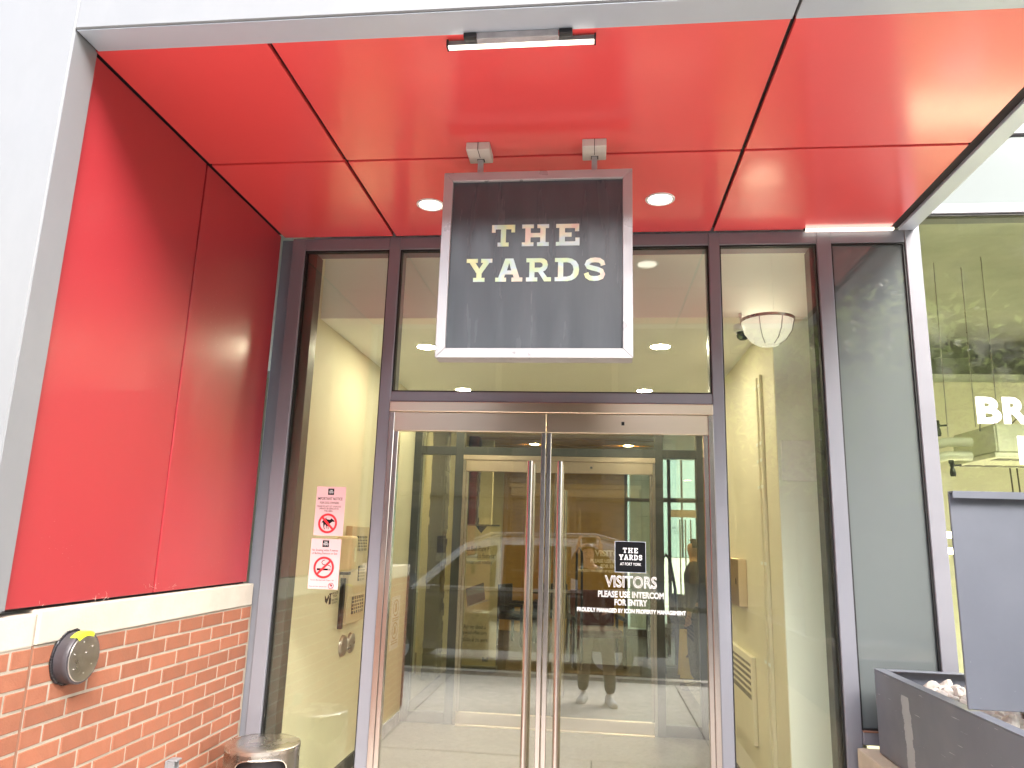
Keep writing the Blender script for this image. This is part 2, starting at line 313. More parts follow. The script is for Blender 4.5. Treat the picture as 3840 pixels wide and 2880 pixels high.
def text(name, s, u0, u1, v0, v1, mat, parent, pl='F', d=0.0, base=0.0005, t=0.0006, outline=0.0, bold=0.0, mirror=False):
    cu = bpy.data.curves.new('t', 'FONT'); cu.body = s; cu.resolution_u = 3
    if outline: cu.fill_mode = 'NONE'; cu.bevel_depth = outline; cu.bevel_resolution = 0
    else: cu.fill_mode = 'FRONT'; cu.offset = bold
    ob = bpy.data.objects.new('t', cu); COL.objects.link(ob)
    dg = bpy.context.evaluated_depsgraph_get(); me = bpy.data.meshes.new_from_object(ob.evaluated_get(dg))
    bpy.data.objects.remove(ob); bpy.data.curves.remove(cu)
    xs = [v.co.x for v in me.vertices]; ys = [v.co.y for v in me.vertices]
    xa, xb, ya, yb = min(xs), max(xs), min(ys), max(ys)
    for v in me.vertices:
        k = (v.co.x-xa)/(xb-xa)
        if mirror: k = 1-k
        u = u0+k*(u1-u0); w = v0+(v.co.y-ya)/(yb-ya)*(v1-v0)
        v.co = place(pl, u, w, d, base+t+max(-t, min(t, v.co.z*0.02)))
    me.materials.clear(); me.materials.append(mat); me.name = name
    return link(bpy.data.objects.new(name, me), parent)

# ================================================================== SETTING: street side
struct(box('ground', -150, 150, -160, 60, -0.6, -0.20, GROUND))
struct(box('road', -60, 60, -17.0, -6.07, -0.19, -0.13, ASPH))
pav = struct(box('pavement', -14, 14, -5.64, -0.03, -0.19, -0.012, GASKET))
xj = [-14, -10.8, -7.4, -5.6, -3.7, -1.775, -0.0, 1.02, 3.0, 5.0, 7.0, 10.5, 14]
yj = [-5.63, -2.235, -0.035]
for i in range(len(xj)-1):
    for j in range(2):
        if j == 1 and (xj[i+1] < -1.7): continue
        if i == 6 and j == 0:                       # the slab of the entrance reaches across
            continue
        x1 = xj[i+1] if not (i == 5 and j == 0) else xj[i+2]
        box('slab', xj[i]+0.005, x1-0.005, yj[j]+0.005, yj[j+1]-0.005, -0.10, 0.0, CONC, pav, 0.004)
band = struct(box('paver_band', -14, 14, -5.905, -5.645, -0.19, -0.02, GASKET))
bmp = bmesh.new(); addbox(bmp, -0.098, 0.098, -0.125, 0.125, -0.05, 0); bmesh.ops.bevel(bmp, geom=bmp.edges[:], offset=0.006, segments=1, affect='EDGES')
_p0 = mobj('paver', bmp, PAVER, band, at=(-5.9, -5.775, 0.0))
for i in range(1, 60):
    o = _p0.copy(); link(o, band, (-5.9+i*0.205, -5.775, random.uniform(-0.004, 0.002)))
kerb = struct(box('kerb', -40, 40, -6.06, -5.91, -0.19, 0.0, CONC, None, 0.012, 2))
fp = struct(box('far_pavement', -60, 60, -30, -17.05, -0.19, 0.0, ASPH))

# opposite building, raised and darkened to keep sky out of the reflections -------------------------------------------------
ob = thing('sky_blocking_building', 'dark brown building across the street behind the camera, raised to hide low sky', 'building', (0, -30, 0))
box('wall', -30, 34, -40, -30.3, -0.1, 13.4, BWALL, ob)
bmw = bmesh.new(); addbox(bmw, -1.1, 1.1, -0.06, 0.06, -0.95, 0.95)
bmf = bmesh.new()
for a in ((-1.2, 1.2, -0.09, 0.09, -1.05, -0.95), (-1.2, 1.2, -0.09, 0.09, 0.95, 1.05), (-1.2, -1.1, -0.09, 0.09, -0.95, 0.95), (1.1, 1.2, -0.09, 0.09, -0.95, 0.95), (-0.04, 0.04, -0.09, 0.09, -0.95, 0.95)): addbox(bmf, *a)
w0 = f0 = None
for k in range(4):
    for i in range(14):
        at = (-26+i*4.2, -30.25, 2.0+k*3.2)
        if w0 is None:
            w0 = mobj('window', bmw, BWIN, ob, at=at); f0 = mobj('frame', bmf, BRONZE, w0, at=at)
        else:
            w = w0.copy(); link(w, ob, at); f = f0.copy(); link(f, w, at)
box('cornice', -30.2, 34.2, -40, -30.0, 13.4, 13.7, BRONZE, ob)
box('ledge', -30, 34, -30.3, -30.05, 3.55, 3.75, BRONZE, ob)

ob2 = thing('sky_blocking_building', 'added tall dark block to the right behind the camera, hiding sky from window reflections', 'building', (24, -26, 0))  # block added to hide the sky in the right-hand glass reflections
box('wall', 9, 46, -40, -26.3, -0.1, 19, M('dark_brick_wall', (0.16, 0.12, 0.09), 0.85, 0, 0.1, 1), ob2)
for k in range(5):
    for i in range(8):
        w = w0.copy(); link(w, ob2, (12+i*4.2, -26.25, 2.4+k*3.3))
box('cornice', 8.8, 46.2, -40, -26.0, 19, 19.4, BRONZE, ob2)

# ================================================================== our building above the entrance
ub = thing('building_front', 'white panelled building front above the shop window', 'building', (0, 0, 4.1))
for i, (a, b) in enumerate(((1.86, 4.6), (4.62, 8.0))):
    box('cladding_panel', a, b, 0.02, 0.25, 4.16, 7.2, UPW, ub, 0.006)
box('cladding_panel', -9, 8.0, 0.02, 0.25, 7.22, 12, UPW, ub, 0.006)
box('cladding_panel', -9, -2.9, -0.0, 0.25, -0.1, 7.2, UPW, ub, 0.006)
box('cladding_panel', -2.88, 1.84, 0.05, 0.25, 4.9, 7.2, UPW, ub, 0.006)
box('backing', -9, 8, 0.26, 0.34, 3.9, 12, DARKJOINT, ub)
# a roof over the rooms so that no sky light leaks in
struct(box('roof_slab', -9, 9, 0.34, 12.0, 4.3, 4.6, CONCW))

# ================================================================== red portal
ZS = 3.51
po = thing('entrance_portal', 'red lined entrance canopy with white metal frame around the glass doors', 'canopy', (-1.93, -1.8, 1.43))
box('backing', -1.98, 1.70, -1.80, 0.0, ZS+0.025, ZS+0.06, DARKJOINT, po)
bx = [-1.93, -1.222, 0.680, 1.672]; by = [-1.80, -0.918, -0.003]
for i in range(3):
    for j in range(2):
        g = 0.009
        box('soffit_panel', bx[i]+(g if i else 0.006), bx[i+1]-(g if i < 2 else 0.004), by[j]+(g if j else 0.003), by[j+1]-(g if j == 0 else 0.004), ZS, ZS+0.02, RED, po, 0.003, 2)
box('wall_backing', -2.02, -1.955, -1.80, -0.03, 1.425, ZS, DARKJOINT, po)
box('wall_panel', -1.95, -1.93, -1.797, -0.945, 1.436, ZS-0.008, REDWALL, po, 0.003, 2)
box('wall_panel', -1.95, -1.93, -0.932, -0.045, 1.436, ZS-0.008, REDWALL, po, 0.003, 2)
# left pier and top fascia of the frame
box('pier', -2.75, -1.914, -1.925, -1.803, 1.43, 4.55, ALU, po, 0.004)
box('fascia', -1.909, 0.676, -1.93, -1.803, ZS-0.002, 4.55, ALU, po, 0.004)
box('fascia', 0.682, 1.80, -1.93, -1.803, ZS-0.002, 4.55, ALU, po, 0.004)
box('return_trim', -1.914, -1.909, -1.923, -1.803, 1.436, 3.50, ALU, po)
box('return_trim', -1.905, 0.672, -1.922, -1.804, ZS-0.006, ZS-0.0025, ALUSHADE, po)
box('return_trim', 0.684, 1.69, -1.922, -1.804, ZS-0.006, ZS-0.0025, ALUSHADE, po)
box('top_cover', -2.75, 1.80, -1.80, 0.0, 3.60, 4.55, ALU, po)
box('side_beam', 1.713, 1.80, -1.80, -0.004, ZS-0.012, 4.5, ALUSHADE, po, 0.003)
box('beam_recess', 1.672, 1.7125, -1.80, -0.004, ZS+0.003, ZS+0.02, DARKJOINT, po)

# ================================================================== brick wall on the left
bw = thing('brick_wall', 'low red brick wall with a limestone cap below the red panels', 'wall', (-2.1, -1.8, 0))
box('mortar_core', -2.55, -1.9125, -3.62, 0.02, -0.02, 1.306, MORTAR, bw)
BH, BL, CH, PITCH = 0.057, 0.194, 0.0672, 0.2045
bmb = bmesh.new(); addbox(bmb, -0.03, 0.004, -BL/2, BL/2, -BH/2, BH/2)
bmesh.ops.bevel(bmb, geom=[e for e in bmb.edges if all(v.co.x > 0 for v in e.verts)], offset=0.0025, segments=1, affect='EDGES')
bme = bpy.data.meshes.new('brick'); bmb.to_mesh(bme); bmb.free(); bme.materials.append(BRICK)
rest = bmesh.new(); nb = 0
def brick_piece(y0, y1, z, whole, rowz):
    global nb
    big = (y1 > -2.45 and rowz > 0.42)
    if big:
        if whole:
            o = bpy.data.objects.new('brick', bme); link(o, bw, (-1.9135, (y0+y1)/2, z))
            o.rotation_euler = (random.uniform(-0.004, 0.004), random.uniform(-0.006, 0.006), 0)
            o.location.x += random.uniform(-0.0012, 0.0012)
        else:
            box('brick', -1.943, -1.9095, y0, y1, z-BH/2, z+BH/2, BRICK, bw, 0.002)
        nb += 1
    else:
        addbox(rest, -1.943, -1.9095+random.uniform(-0.001, 0.001), y0, y1, z-BH/2, z+BH/2)
for row in range(19):
    z = 1.298-BH/2-row*CH
    off = -0.107 if row % 2 == 0 else -0.107+PITCH/2
    js = [off-PITCH*i for i in range(-1, 20)]
    for a, b in zip(js, js[1:]):
        y1, y0 = a-0.005, b+0.005
        for lo, hi in ((-1.642, 0.0), (-3.62, -1.653)):
            ya, yb = max(y0, lo), min(y1, hi)
            if yb-ya < 0.02: continue
            brick_piece(ya, yb, z, abs((yb-ya)-(y1-y0)) < 1e-4, z)
o = mobj('brickwork', rest, BRICK, bw); o['kind'] = 'stuff'
for z in [1.298-BH-0.005-r*CH for r in range(16)]:
    pass
box('control_joint', -1.93, -1.9108, -1.6525, -1.6425, 0.0, 1.306, SEAL, bw)
box('capstone', -2.55, -1.905, -1.642, 0.0, 1.3085, 1.4245, STONE, bw, 0.006, 2)
box('capstone', -2.55, -1.909, -3.62, -1.653, 1.3045, 1.414, STONE, bw, 0.006, 2)
box('joint_sealant', -2.5, -1.914, -1.6525, -1.6425, 1.307, 1.41, MORTAR, bw)
# cobweb tufts at the seam of the red panels
wb = bmesh.new()
for (cy_, cz_, n_) in ((-1.28, 1.437, 16), (-0.95, 1.47, 9), (-0.82, 1.445, 5), (-1.62, 1.44, 4)):
    for k in range(n_):
        a = Vector((-1.925+random.uniform(-0.002, 0.012), cy_+random.gauss(0, 0.03), cz_+random.gauss(0, 0.010)))
        b_ = a+Vector((random.uniform(-0.003, 0.006), random.gauss(0, 0.02), random.gauss(0, 0.008)))
        addcyl(wb, a, b_, 0.0005, 0.0004, 3, False)
o = mobj('cobweb', wb, M('cobweb', (0.6, 0.45, 0.38), 0.9, var=0, rvar=0), None); tag(o, 'dusty cobweb tufts along the foot of the red wall panels', 'cobweb', None, 'stuff')

# pipe cap ------------------------------------------------------------
vc = thing('pipe_cap', 'round black pipe cap with steel disc and neon yellow tape on the brick wall', 'pipe cap', (-1.91, -1.461, 1.244))
cx_, cy_, cz_ = -1.91, -1.461, 1.244
lathe('sleeve', [(0.0, 0.0), (0.090, 0.0), (0.090, 0.036), (0.0915, 0.039), (0.0915, 0.056), (0.089, 0.060), (0.083, 0.061), (0.082, 0.057)], CAPBLK, vc, (cx_, cy_, cz_), 'X', 48)
lathe('steel_disc', [(0.0, 0.060), (0.062, 0.0605), (0.074, 0.0625), (0.0805, 0.064), (0.0825, 0.062), (0.0825, 0.054), (0.0, 0.054)], CAPST, vc, (cx_, cy_, cz_), 'X', 48)
sb = bmesh.new()
for i in range(60):
    t = 2*math.pi*i/60; r = 0.092+0.006*noise.noise(Vector((i*0.35, 1, 2)))
    p = Vector((cx_+0.004, cy_+r*math.cos(t), cz_+r*math.sin(t))); t2 = 2*math.pi*(i+1)/60
    q = Vector((cx_+0.004+0.004*noise.noise(Vector((i*0.5, 4, 1))), cy_+0.092*math.cos(t2), cz_+0.092*math.sin(t2)))
    addcyl(sb, p, q, 0.007, 0.006, 6)
shade(mobj('sealant_bead', sb, BLACK, vc), 60)
lathe('tape', [(0.0915, 0.034), (0.0933, 0.036), (0.0935, 0.0635), (0.087, 0.067), (0.077, 0.0675), (0.076, 0.0655)], NEON, vc, (cx_, cy_, cz_), 'X', 14, R(66), R(126))
for (a, r) in ((40, .055), (100, .057), (160, .055), (215, .057), (280, .055), (330, .055), (60, .02)):
    rv = bmesh.new(); bmesh.ops.create_uvsphere(rv, u_segments=6, v_segments=4, radius=0.0015, matrix=Matrix.Translation((cx_+0.0612, cy_+r*math.cos(R(a)), cz_+r*math.sin(R(a)))))
    mobj('rivet', rv, WHITEP, vc)

# wall bracket at the lower edge ---------------------------------------
wbk = thing('wall_bracket', 'small pale metal bracket fixed low on the brick wall beside the bin', 'bracket', (-1.91, -0.67, 0.55))
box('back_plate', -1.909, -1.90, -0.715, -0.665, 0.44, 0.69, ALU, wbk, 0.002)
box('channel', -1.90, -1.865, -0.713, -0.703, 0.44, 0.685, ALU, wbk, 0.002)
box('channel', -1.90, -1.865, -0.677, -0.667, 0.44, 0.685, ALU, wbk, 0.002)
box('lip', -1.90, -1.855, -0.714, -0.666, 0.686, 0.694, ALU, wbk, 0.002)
box('insert', -1.899, -1.882, -0.702, -0.678, 0.44, 0.67, CREAM, wbk, 0.002)

# litter bin ------------------------------------------------------------
LB = (-1.622, -0.33); rb = 0.180; zt = 0.69
lb = thing('litter_bin', 'round stainless steel litter bin with a side opening beside the brick wall', 'litter bin', (LB[0], LB[1], 0))
bm = bmesh.new(); n = 64; ang0 = math.atan2(-0.92, 0.38)      # the opening looks towards the street
def inhole(t, z):
    d = (t-ang0+math.pi) % (2*math.pi)-math.pi
    u = d/0.72; v = (z-0.545)/0.105
    return u**4+v**4 < 1.0
zs = [0.02, 0.2, 0.36]+[0.42+0.0125*i for i in range(20)]+[0.672]
g = [[bm.verts.new((LB[0]+rb*math.cos(2*math.pi*i/n), LB[1]+rb*math.sin(2*math.pi*i/n), z)) for i in range(n)] for z in zs]
for a in range(len(zs)-1):
    for i in range(n):
        if inhole(2*math.pi*(i+0.5)/n, (zs[a]+zs[a+1])/2): continue
        bm.faces.new((g[a][i], g[a][(i+1) % n], g[a+1][(i+1) % n], g[a+1][i]))
ret = bmesh.ops.solidify(bm, geom=bm.faces[:], thickness=0.006)
shade(mobj('body', bm, STEELBIN, lb))
lathe('lid', [(0.0, zt), (0.13, zt-0.001), (rb-0.004, zt-0.0005), (rb+0.001, zt-0.003), (rb+0.002, zt-0.02), (rb-0.001, zt-0.022), (0, zt-0.022)], STEELBIN, lb, (LB[0], LB[1], 0), n=64)
lathe('liner', [(0.0, 0.05), (rb-0.02, 0.05), (rb-0.02, 0.655), (rb-0.025, 0.655), (rb-0.025, 0.06), (0, 0.06)], BLACK, lb, (LB[0], LB[1], 0), n=40)
rim = []
for k in range(49):
    a = 2*math.pi*k/48; cu, sv = math.cos(a), math.sin(a)
    u = math.copysign(abs(cu)**0.5, cu); v = math.copysign(abs(sv)**0.5, sv); t = ang0+0.73*u
    rim.append((LB[0]+(rb+0.002)*math.cos(t), LB[1]+(rb+0.002)*math.sin(t), 0.545+0.106*v))
tube('opening_rim', rim, 0.004, STEELBIN, lb, 8)
lathe('base_ring', [(0, 0.0), (rb-0.006, 0.0), (rb-0.006, 0.03), (0, 0.03)], BLACK, lb, (LB[0], LB[1], 0))

# ================================================================== entrance glazing
gl = thing('entrance_glazing', 'dark grey framed entrance glazing with sidelights and transom under the red canopy', 'glazing', (-0.3, 0, 0))
def mullion(x0, x1, z0, z1, mat=MULL, name='mullion', y1=0.16):
    box(name, x0, x1, 0.0, y1, z0, z1, mat, gl, 0.003)
box('jamb_return', -1.955, -1.873, 0.035, 0.20, 0.0, ZS, MULL, gl, 0.002)
mullion(-1.872, -1.790, 0, ZS-0.004); mullion(-1.251, -1.184, 0, ZS-0.004); mullion(0.660, 0.7215, 0, ZS-0.004); mullion(1.267, 1.345, 0, ZS-0.004)
box('mullion', 1.748, 1.829, -0.003, 0.16, 0.74, 4.08, MULLW, gl, 0.003)
for a, b in ((-1.79, -1.251), (-1.184, 0.660), (0.7215, 1.267), (1.345, 1.748)):
    box('head_rail', a+0.0005, b-0.0005, 0.003, 0.15, 3.43, ZS-0.005, MULL, gl, 0.002)
box('transom', -1.1835, 0.6595, 0.004, 0.15, 2.482, 2.541, MULL, gl, 0.003)
def gpane(x0, x1, z0, z1, mat=PANE, y=0.03, t=0.012):
    g = 0.009
    box('gasket', x0, x0+g, y-0.014, y+0.02, z0, z1, GASKET, gl); box('gasket', x1-g, x1, y-0.014, y+0.02, z0, z1, GASKET, gl)
    box('gasket', x0+g, x1-g, y-0.014, y+0.02, z0, z0+g, GASKET, gl); box('gasket', x0+g, x1-g, y-0.014, y+0.02, z1-g, z1, GASKET, gl)
    return box('glass_pane', x0+g, x1-g, y, y+t, z0+g, z1-g, mat, gl)
gpane(-1.79, -1.251, 0.12, 3.43); gpane(-1.184, 0.660, 2.541, 3.43); gpane(0.7215, 1.267, 0.12, 3.43)
for a, b in ((-1.7895, -1.2515), (0.722, 1.2665)): box('sill', a, b, 0.003, 0.15, 0.0, 0.12, MULL, gl, 0.003)
sp = gpane(1.345, 1.748, 0.83, 3.43, SPAN, 0.022, 0.02); sp.name = 'spandrel_panel'
box('sill', 1.3455, 1.7475, -0.012, 0.15, 0.765, 0.83, MULL, gl, 0.002)
box('sill_trim', 1.3455, 1.7475, -0.02, 0.0, 0.826, 0.832, SEAL, gl)
# inner dark frame returns behind the panes
for a, b in ((-1.79, -1.735), (1.243, 1.267)):
    box('inner_frame', a, b, 0.07, 0.17, 0.12, 3.43, FRDARK, gl, 0.002)
# stainless door surround
box('door_header', -1.1825, 0.6585, -0.012, 0.10, 2.421, 2.479, STEEL, gl, 0.003)
box('door_jamb', -1.1835, -1.149, -0.006, 0.10, 0.0, 2.420, STEELV, gl, 0.003)
box('door_jamb', 0.6285, 0.6595, -0.006, 0.10, 0.0, 2.420, STEELV, gl, 0.003)
box('threshold', -1.149, 0.6285, -0.04, 0.12, -0.005, 0.008, STEEL, gl, 0.002)

def glyphs():
    def stroke(c, w):
        c = [Vector(p) for p in c]; l = []; r = []
        for i, p in enumerate(c):
            d = (c[min(i+1, len(c)-1)]-c[max(i-1, 0)]).normalized(); q = Vector((-d.y, d.x))*w/2
            l.append(tuple(p+q)); r.append(tuple(p-q))
        return l+r[::-1]
    G = {}
    G['T'] = (1.0, [[(0, 1), (1, 1), (1, .65), (.84, .65), (.84, .8), (.61, .8), (.61, .18), (.74, .18), (.74, 0), (.26, 0), (.26, .18), (.39, .18), (.39, .8), (.16, .8), (.16, .65), (0, .65)]])
    G['H'] = (1.15, [[(0, 1), (.5, 1), (.5, .83), (.37, .83), (.37, .6), (.78, .6), (.78, .83), (.65, .83), (.65, 1), (1.15, 1), (1.15, .83), (1.01, .83), (1.01, .17), (1.15, .17), (1.15, 0), (.65, 0), (.65, .17), (.78, .17), (.78, .41), (.37, .41), (.37, .17), (.5, .17), (.5, 0), (0, 0), (0, .17), (.14, .17), (.14, .83), (0, .83)]])
    G['E'] = (1.0, [[(0, 1), (.98, 1), (.98, .66), (.8, .66), (.8, .81), (.38, .81), (.38, .6), (.66, .6), (.66, .41), (.38, .41), (.38, .19), (.82, .19), (.82, .36), (1, .36), (1, 0), (0, 0), (0, .17), (.14, .17), (.14, .83), (0, .83)]])
    G['Y'] = (1.15, [[(0, 1), (.5, 1), (.5, .83), (.4, .83), (.575, .56), (.75, .83), (.65, .83), (.65, 1), (1.15, 1), (1.15, .83), (1.02, .83), (.69, .36), (.69, .17), (.83, .17), (.83, 0), (.32, 0), (.32, .17), (.46, .17), (.46, .36), (.13, .83), (0, .83)]])
    G['A'] = (1.2, [[(.42, 1), (.78, 1), (1.07, .17), (1.2, .17), (1.2, 0), (.72, 0), (.72, .17), (.82, .17), (.77, .31), (.43, .31), (.38, .17), (.48, .17), (.48, 0), (0, 0), (0, .17), (.13, .17)], [(.6, .82), (.5, .48), (.7, .48)]])
    G['R'] = (1.1, [[(0, 1), (.66, 1), (.8, .97), (.91, .88), (.95, .72), (.92, .57), (.84, .47), (.74, .43), (.93, .17), (1.1, .17), (1.1, 0), (.8, 0), (.53, .4), (.37, .4), (.37, .17), (.5, .17), (.5, 0), (0, 0), (0, .17), (.14, .17), (.14, .83), (0, .83)], [(.37, .82), (.37, .59), (.62, .59), (.7, .63), (.73, .71), (.7, .78), (.62, .82)]])
    G['D'] = (1.1, [[(0, 1), (.55, 1), (.75, .96), (.92, .86), (1.03, .7), (1.06, .5), (1.03, .3), (.92, .14), (.75, .04), (.55, 0), (0, 0), (0, .17), (.14, .17), (.14, .83), (0, .83)], [(.37, .81), (.37, .19), (.54, .19), (.68, .23), (.78, .33), (.82, .5), (.78, .67), (.68, .77), (.54, .81)]])
    G['S'] = (0.95, [stroke([(.84, .66), (.80, .80), (.68, .88), (.5, .90), (.32, .88), (.19, .81), (.14, .71), (.20, .61), (.36, .555), (.6, .495), (.77, .42), (.83, .29), (.78, .17), (.62, .11), (.45, .10), (.28, .12), (.16, .20), (.11, .34)], .205)])
    return G
GLY = glyphs()
def slab_line(name, s, u0, u1, v0, v1, mat, parent, gap=0.28, pl='F', d=0.0, t=0.004, base=0.0, split=True):
    tot = sum(GLY[c][0] for c in s)+gap*(len(s)-1); k = (u1-u0)/tot; u = u0; allp = []
    for c in s:
        w, loops = GLY[c]
        pp = [[(u+x*k, v0+y*(v1-v0)) for x, y in lp] for lp in loops]
        if split: flat(name, [pp], mat, parent, pl, d, t, base)
        else: allp.append(pp)
        u += (w+gap)*k
    if not split: flat(name, allp, mat, parent, pl, d, t, base)

# doors -----------------------------------------------------------------
def door(name, label, x0, x1, y, hx, ztop, mat_gl, hy=-0.07, group=None, dz=0.0):
    d = thing(name, label, 'door', ((x0+x1)/2, y, 0), group)
    box('top_rail', x0, x1, y-0.006, y+0.046, ztop-0.108, ztop, STEEL, d, 0.002)
    box('bottom_rail', x0, x1, y-0.006, y+0.046, 0.012, 0.115, STEEL, d, 0.002)
    box('stile', x0, x0+0.025, y-0.004, y+0.044, 0.116, ztop-0.109, STEELV, d, 0.002)
    box('stile', x1-0.025, x1, y-0.004, y+0.044, 0.116, ztop-0.109, STEELV, d, 0.002)
    box('glass_pane', x0+0.026, x1-0.026, y+0.014, y+0.026, 0.117, ztop-0.110, mat_gl, d)
    for s in (-1, 1):
        yy = y+0.02+s*(0.02-hy)
        h = cyl('handle', (hx, yy, 0.30), (hx, yy, 2.14+dz), 0.0165, STEELV, d, n=20)
        for z in (0.55, 1.22, 1.92): cyl('handle_mount', (hx, yy-s*0.012, z), (hx, y+0.02+s*0.024, z), 0.008, STEELV, h, n=12)
    return d
dl = door('entrance_door', 'left leaf of the front glass entrance doors with long steel pull', -1.147, -0.268, 0.0, -0.347, 2.417, DOORGL)
dr = door('entrance_door', 'right leaf of the front glass doors with white visitor lettering and black logo', -0.262, 0.627, 0.0, -0.183, 2.417, DOORGL)
box('screw_cover', 0.155, 0.171, -0.008, -0.005, 2.355, 2.375, GASKET, dr)
DG = 0.0135
def door_print(d, yy, k, x0, z0, full=True):
    """visitor lettering; k scales, (x0,z0) is the lower left of the biggest line"""
    pass
lg = flat('logo_square', [rect(0.121, 0.284, 1.558, 1.719)], PRINTK, dr, 'F', DG, 0.0008)
lb_ = flat('logo_border', [[[(0.119, 1.556), (0.286, 1.556), (0.286, 1.721), (0.119, 1.721)], [(0.1215, 1.5585), (0.1215, 1.7185), (0.2835, 1.7185), (0.2835, 1.5585)]]], ALUSHADE, lg, 'F', DG, 0.0012)
slab_line('lettering', 'THE', 0.163, 0.243, 1.659, 1.686, WHITEP, lg, 0.30, 'F', DG, 0.0008, 0.001, False)
slab_line('lettering', 'YARDS', 0.142, 0.266, 1.622, 1.650, WHITEP, lg, 0.16, 'F', DG, 0.0008, 0.001, False)
text('lettering', 'AT FORT YORK', 0.148, 0.260, 1.593, 1.608, WHITEP, lg, 'F', DG, 0.001)
text('lettering', 'VISITORS', 0.066, 0.343, 1.476, 1.538, WHITEP, dr, 'F', DG, 0.0004, outline=0.022)
text('lettering', 'PLEASE USE INTERCOM', 0.030, 0.379, 1.424, 1.457, WHITEP, dr, 'F', DG, 0.0004, outline=0.030)
text('lettering', 'FOR ENTRY', 0.118, 0.291, 1.383, 1.416, WHITEP, dr, 'F', DG, 0.0004, outline=0.030)
text('lettering', 'PROUDLY MANAGED BY ICON PROPERTY MANAGEMENT', -0.082, 0.493, 1.345, 1.367, WHITEP, dr, 'F', DG, 0.0004, outline=0.038)

# notices on the left sidelight -----------------------------------------
GY = 0.0295
def logo(parent, cu, cv, s):
    l = flat('logo_square', [rect(cu-s, cu+s, cv-s, cv+s)], PRINTK, parent, 'F', GY, 0.0006, 0.0015)
    slab_line('lettering', 'THE', cu-s*.5, cu+s*.5, cv+s*.22, cv+s*.58, WHITEP, l, 0.3, 'F', GY, 0.0004, 0.0021, False)
    slab_line('lettering', 'YARDS', cu-s*.78, cu+s*.78, cv-s*.3, cv+s*.08, WHITEP, l, 0.16, 'F', GY, 0.0004, 0.0021, False)
    text('lettering', 'AT FORT YORK', cu-s*.7, cu+s*.7, cv-s*.68, cv-s*.5, WHITEP, l, 'F', GY, 0.0022, 0.0003)
nd = thing('dog_notice', 'upper white window notice, bounce light painted in pink, about dogs with a crossed out dog', 'notice', (-1.505, 0.028, 1.701))
flat('card', [rect(-1.593, -1.419, 1.701, 1.979)], BOUNCEP, nd, 'F', GY, 0.0015)
logo(nd, -1.507, 1.950, 0.018)
text('lettering', 'IMPORTANT NOTICE', -1.583, -1.436, 1.902, 1.918, PRINTK, nd, 'F', GY, 0.0016, 0.0004, bold=0.015)
text('lettering', 'FOR DOG OWNERS', -1.568, -1.455, 1.880, 1.893, PRINTK, nd, 'F', GY, 0.0016, 0.0004, bold=0.012)
text('lettering', 'PLEASE DO NOT LET YOUR DOG', -1.582, -1.442, 1.861, 1.871, PRINTK, nd, 'F', GY, 0.0016, 0.0004, bold=0.012)
text('lettering', 'URINATE OR DEFECATE IN', -1.570, -1.455, 1.848, 1.858, PRINTK, nd, 'F', GY, 0.0016, 0.0004, bold=0.012)
text('lettering', 'THIS AREA.', -1.540, -1.488, 1.835, 1.845, PRINTK, nd, 'F', GY, 0.0016, 0.0004, bold=0.012)
DC = (-1.513, 1.770)
flat('ban_disc', [[circ(*DC, 0.044)]], BOUNCEP, nd, 'F', GY, 0.0004, 0.0016)
dogp = [(-.036, .004), (-.030, .016), (-.018, .020), (-.014, .030), (-.008, .033), (-.010, .024), (.004, .022), (.014, .021), (.020, .030), (.025, .026), (.031, .022), (.042, .014), (.038, .009), (.028, .010), (.020, .004), (.010, -.004), (.006, -.014), (.008, -.032), (.004, -.034), (.001, -.016), (-.004, -.014), (-.004, -.030), (-.008, -.031), (-.009, -.012), (-.016, -.006), (-.018, -.020), (-.014, -.034), (-.019, -.035), (-.024, -.018), (-.026, -.002), (-.030, .006), (-.036, -.002)]
flat('dog_figure', [[[(DC[0]+a, DC[1]+b) for a, b in dogp]]], PRINTK, nd, 'F', GY, 0.0004, 0.0021)
flat('ban_ring', [ringp(*DC, 0.044, 0.056), ], PRINTR, nd, 'F', GY, 0.0006, 0.0026)
flat('ban_bar', [bar(DC[0]-0.034, DC[1]+0.034, DC[0]+0.034, DC[1]-0.034, 0.012)], PRINTR, nd, 'F', GY, 0.0005, 0.0026)
ns = thing('smoking_notice', 'lower white window notice, bounce light painted in pink, with a crossed out cigarette', 'notice', (-1.512, 0.028, 1.406))
flat('card', [rect(-1.600, -1.424, 1.406, 1.683)], BOUNCEP, ns, 'F', GY, 0.0015)
logo(ns, -1.514, 1.656, 0.019)
text('lettering', 'No Smoking within 9 metres', -1.590, -1.440, 1.610, 1.626, PRINTK, ns, 'F', GY, 0.0016, 0.0004, bold=0.008)
text('lettering', 'of Building Entrance or Exit', -1.590, -1.442, 1.593, 1.608, PRINTK, ns, 'F', GY, 0.0016, 0.0004, bold=0.008)
SC = (-1.515, 1.524)
flat('ban_disc', [[circ(*SC, 0.048)]], BOUNCEP, ns, 'F', GY, 0.0004, 0.0016)
flat('cigarette_figure', [rect(SC[0]-.040, SC[0]+.026, SC[1]-.016, SC[1]-.005), rect(SC[0]+.029, SC[0]+.033, SC[1]-.016, SC[1]-.005), rect(SC[0]+.036, SC[0]+.040, SC[1]-.016, SC[1]-.005)], PRINTK, ns, 'F', GY, 0.0004, 0.0021)
sm = [(SC[0]+.040, SC[1]+.002), (SC[0]+.036, SC[1]+.010), (SC[0]+.024, SC[1]+.013), (SC[0]+.008, SC[1]+.014), (SC[0]-.008, SC[1]+.018), (SC[0]-.014, SC[1]+.028), (SC[0]-.008, SC[1]+.038), (SC[0]+.004, SC[1]+.041)]
sl_, sr_ = [], []
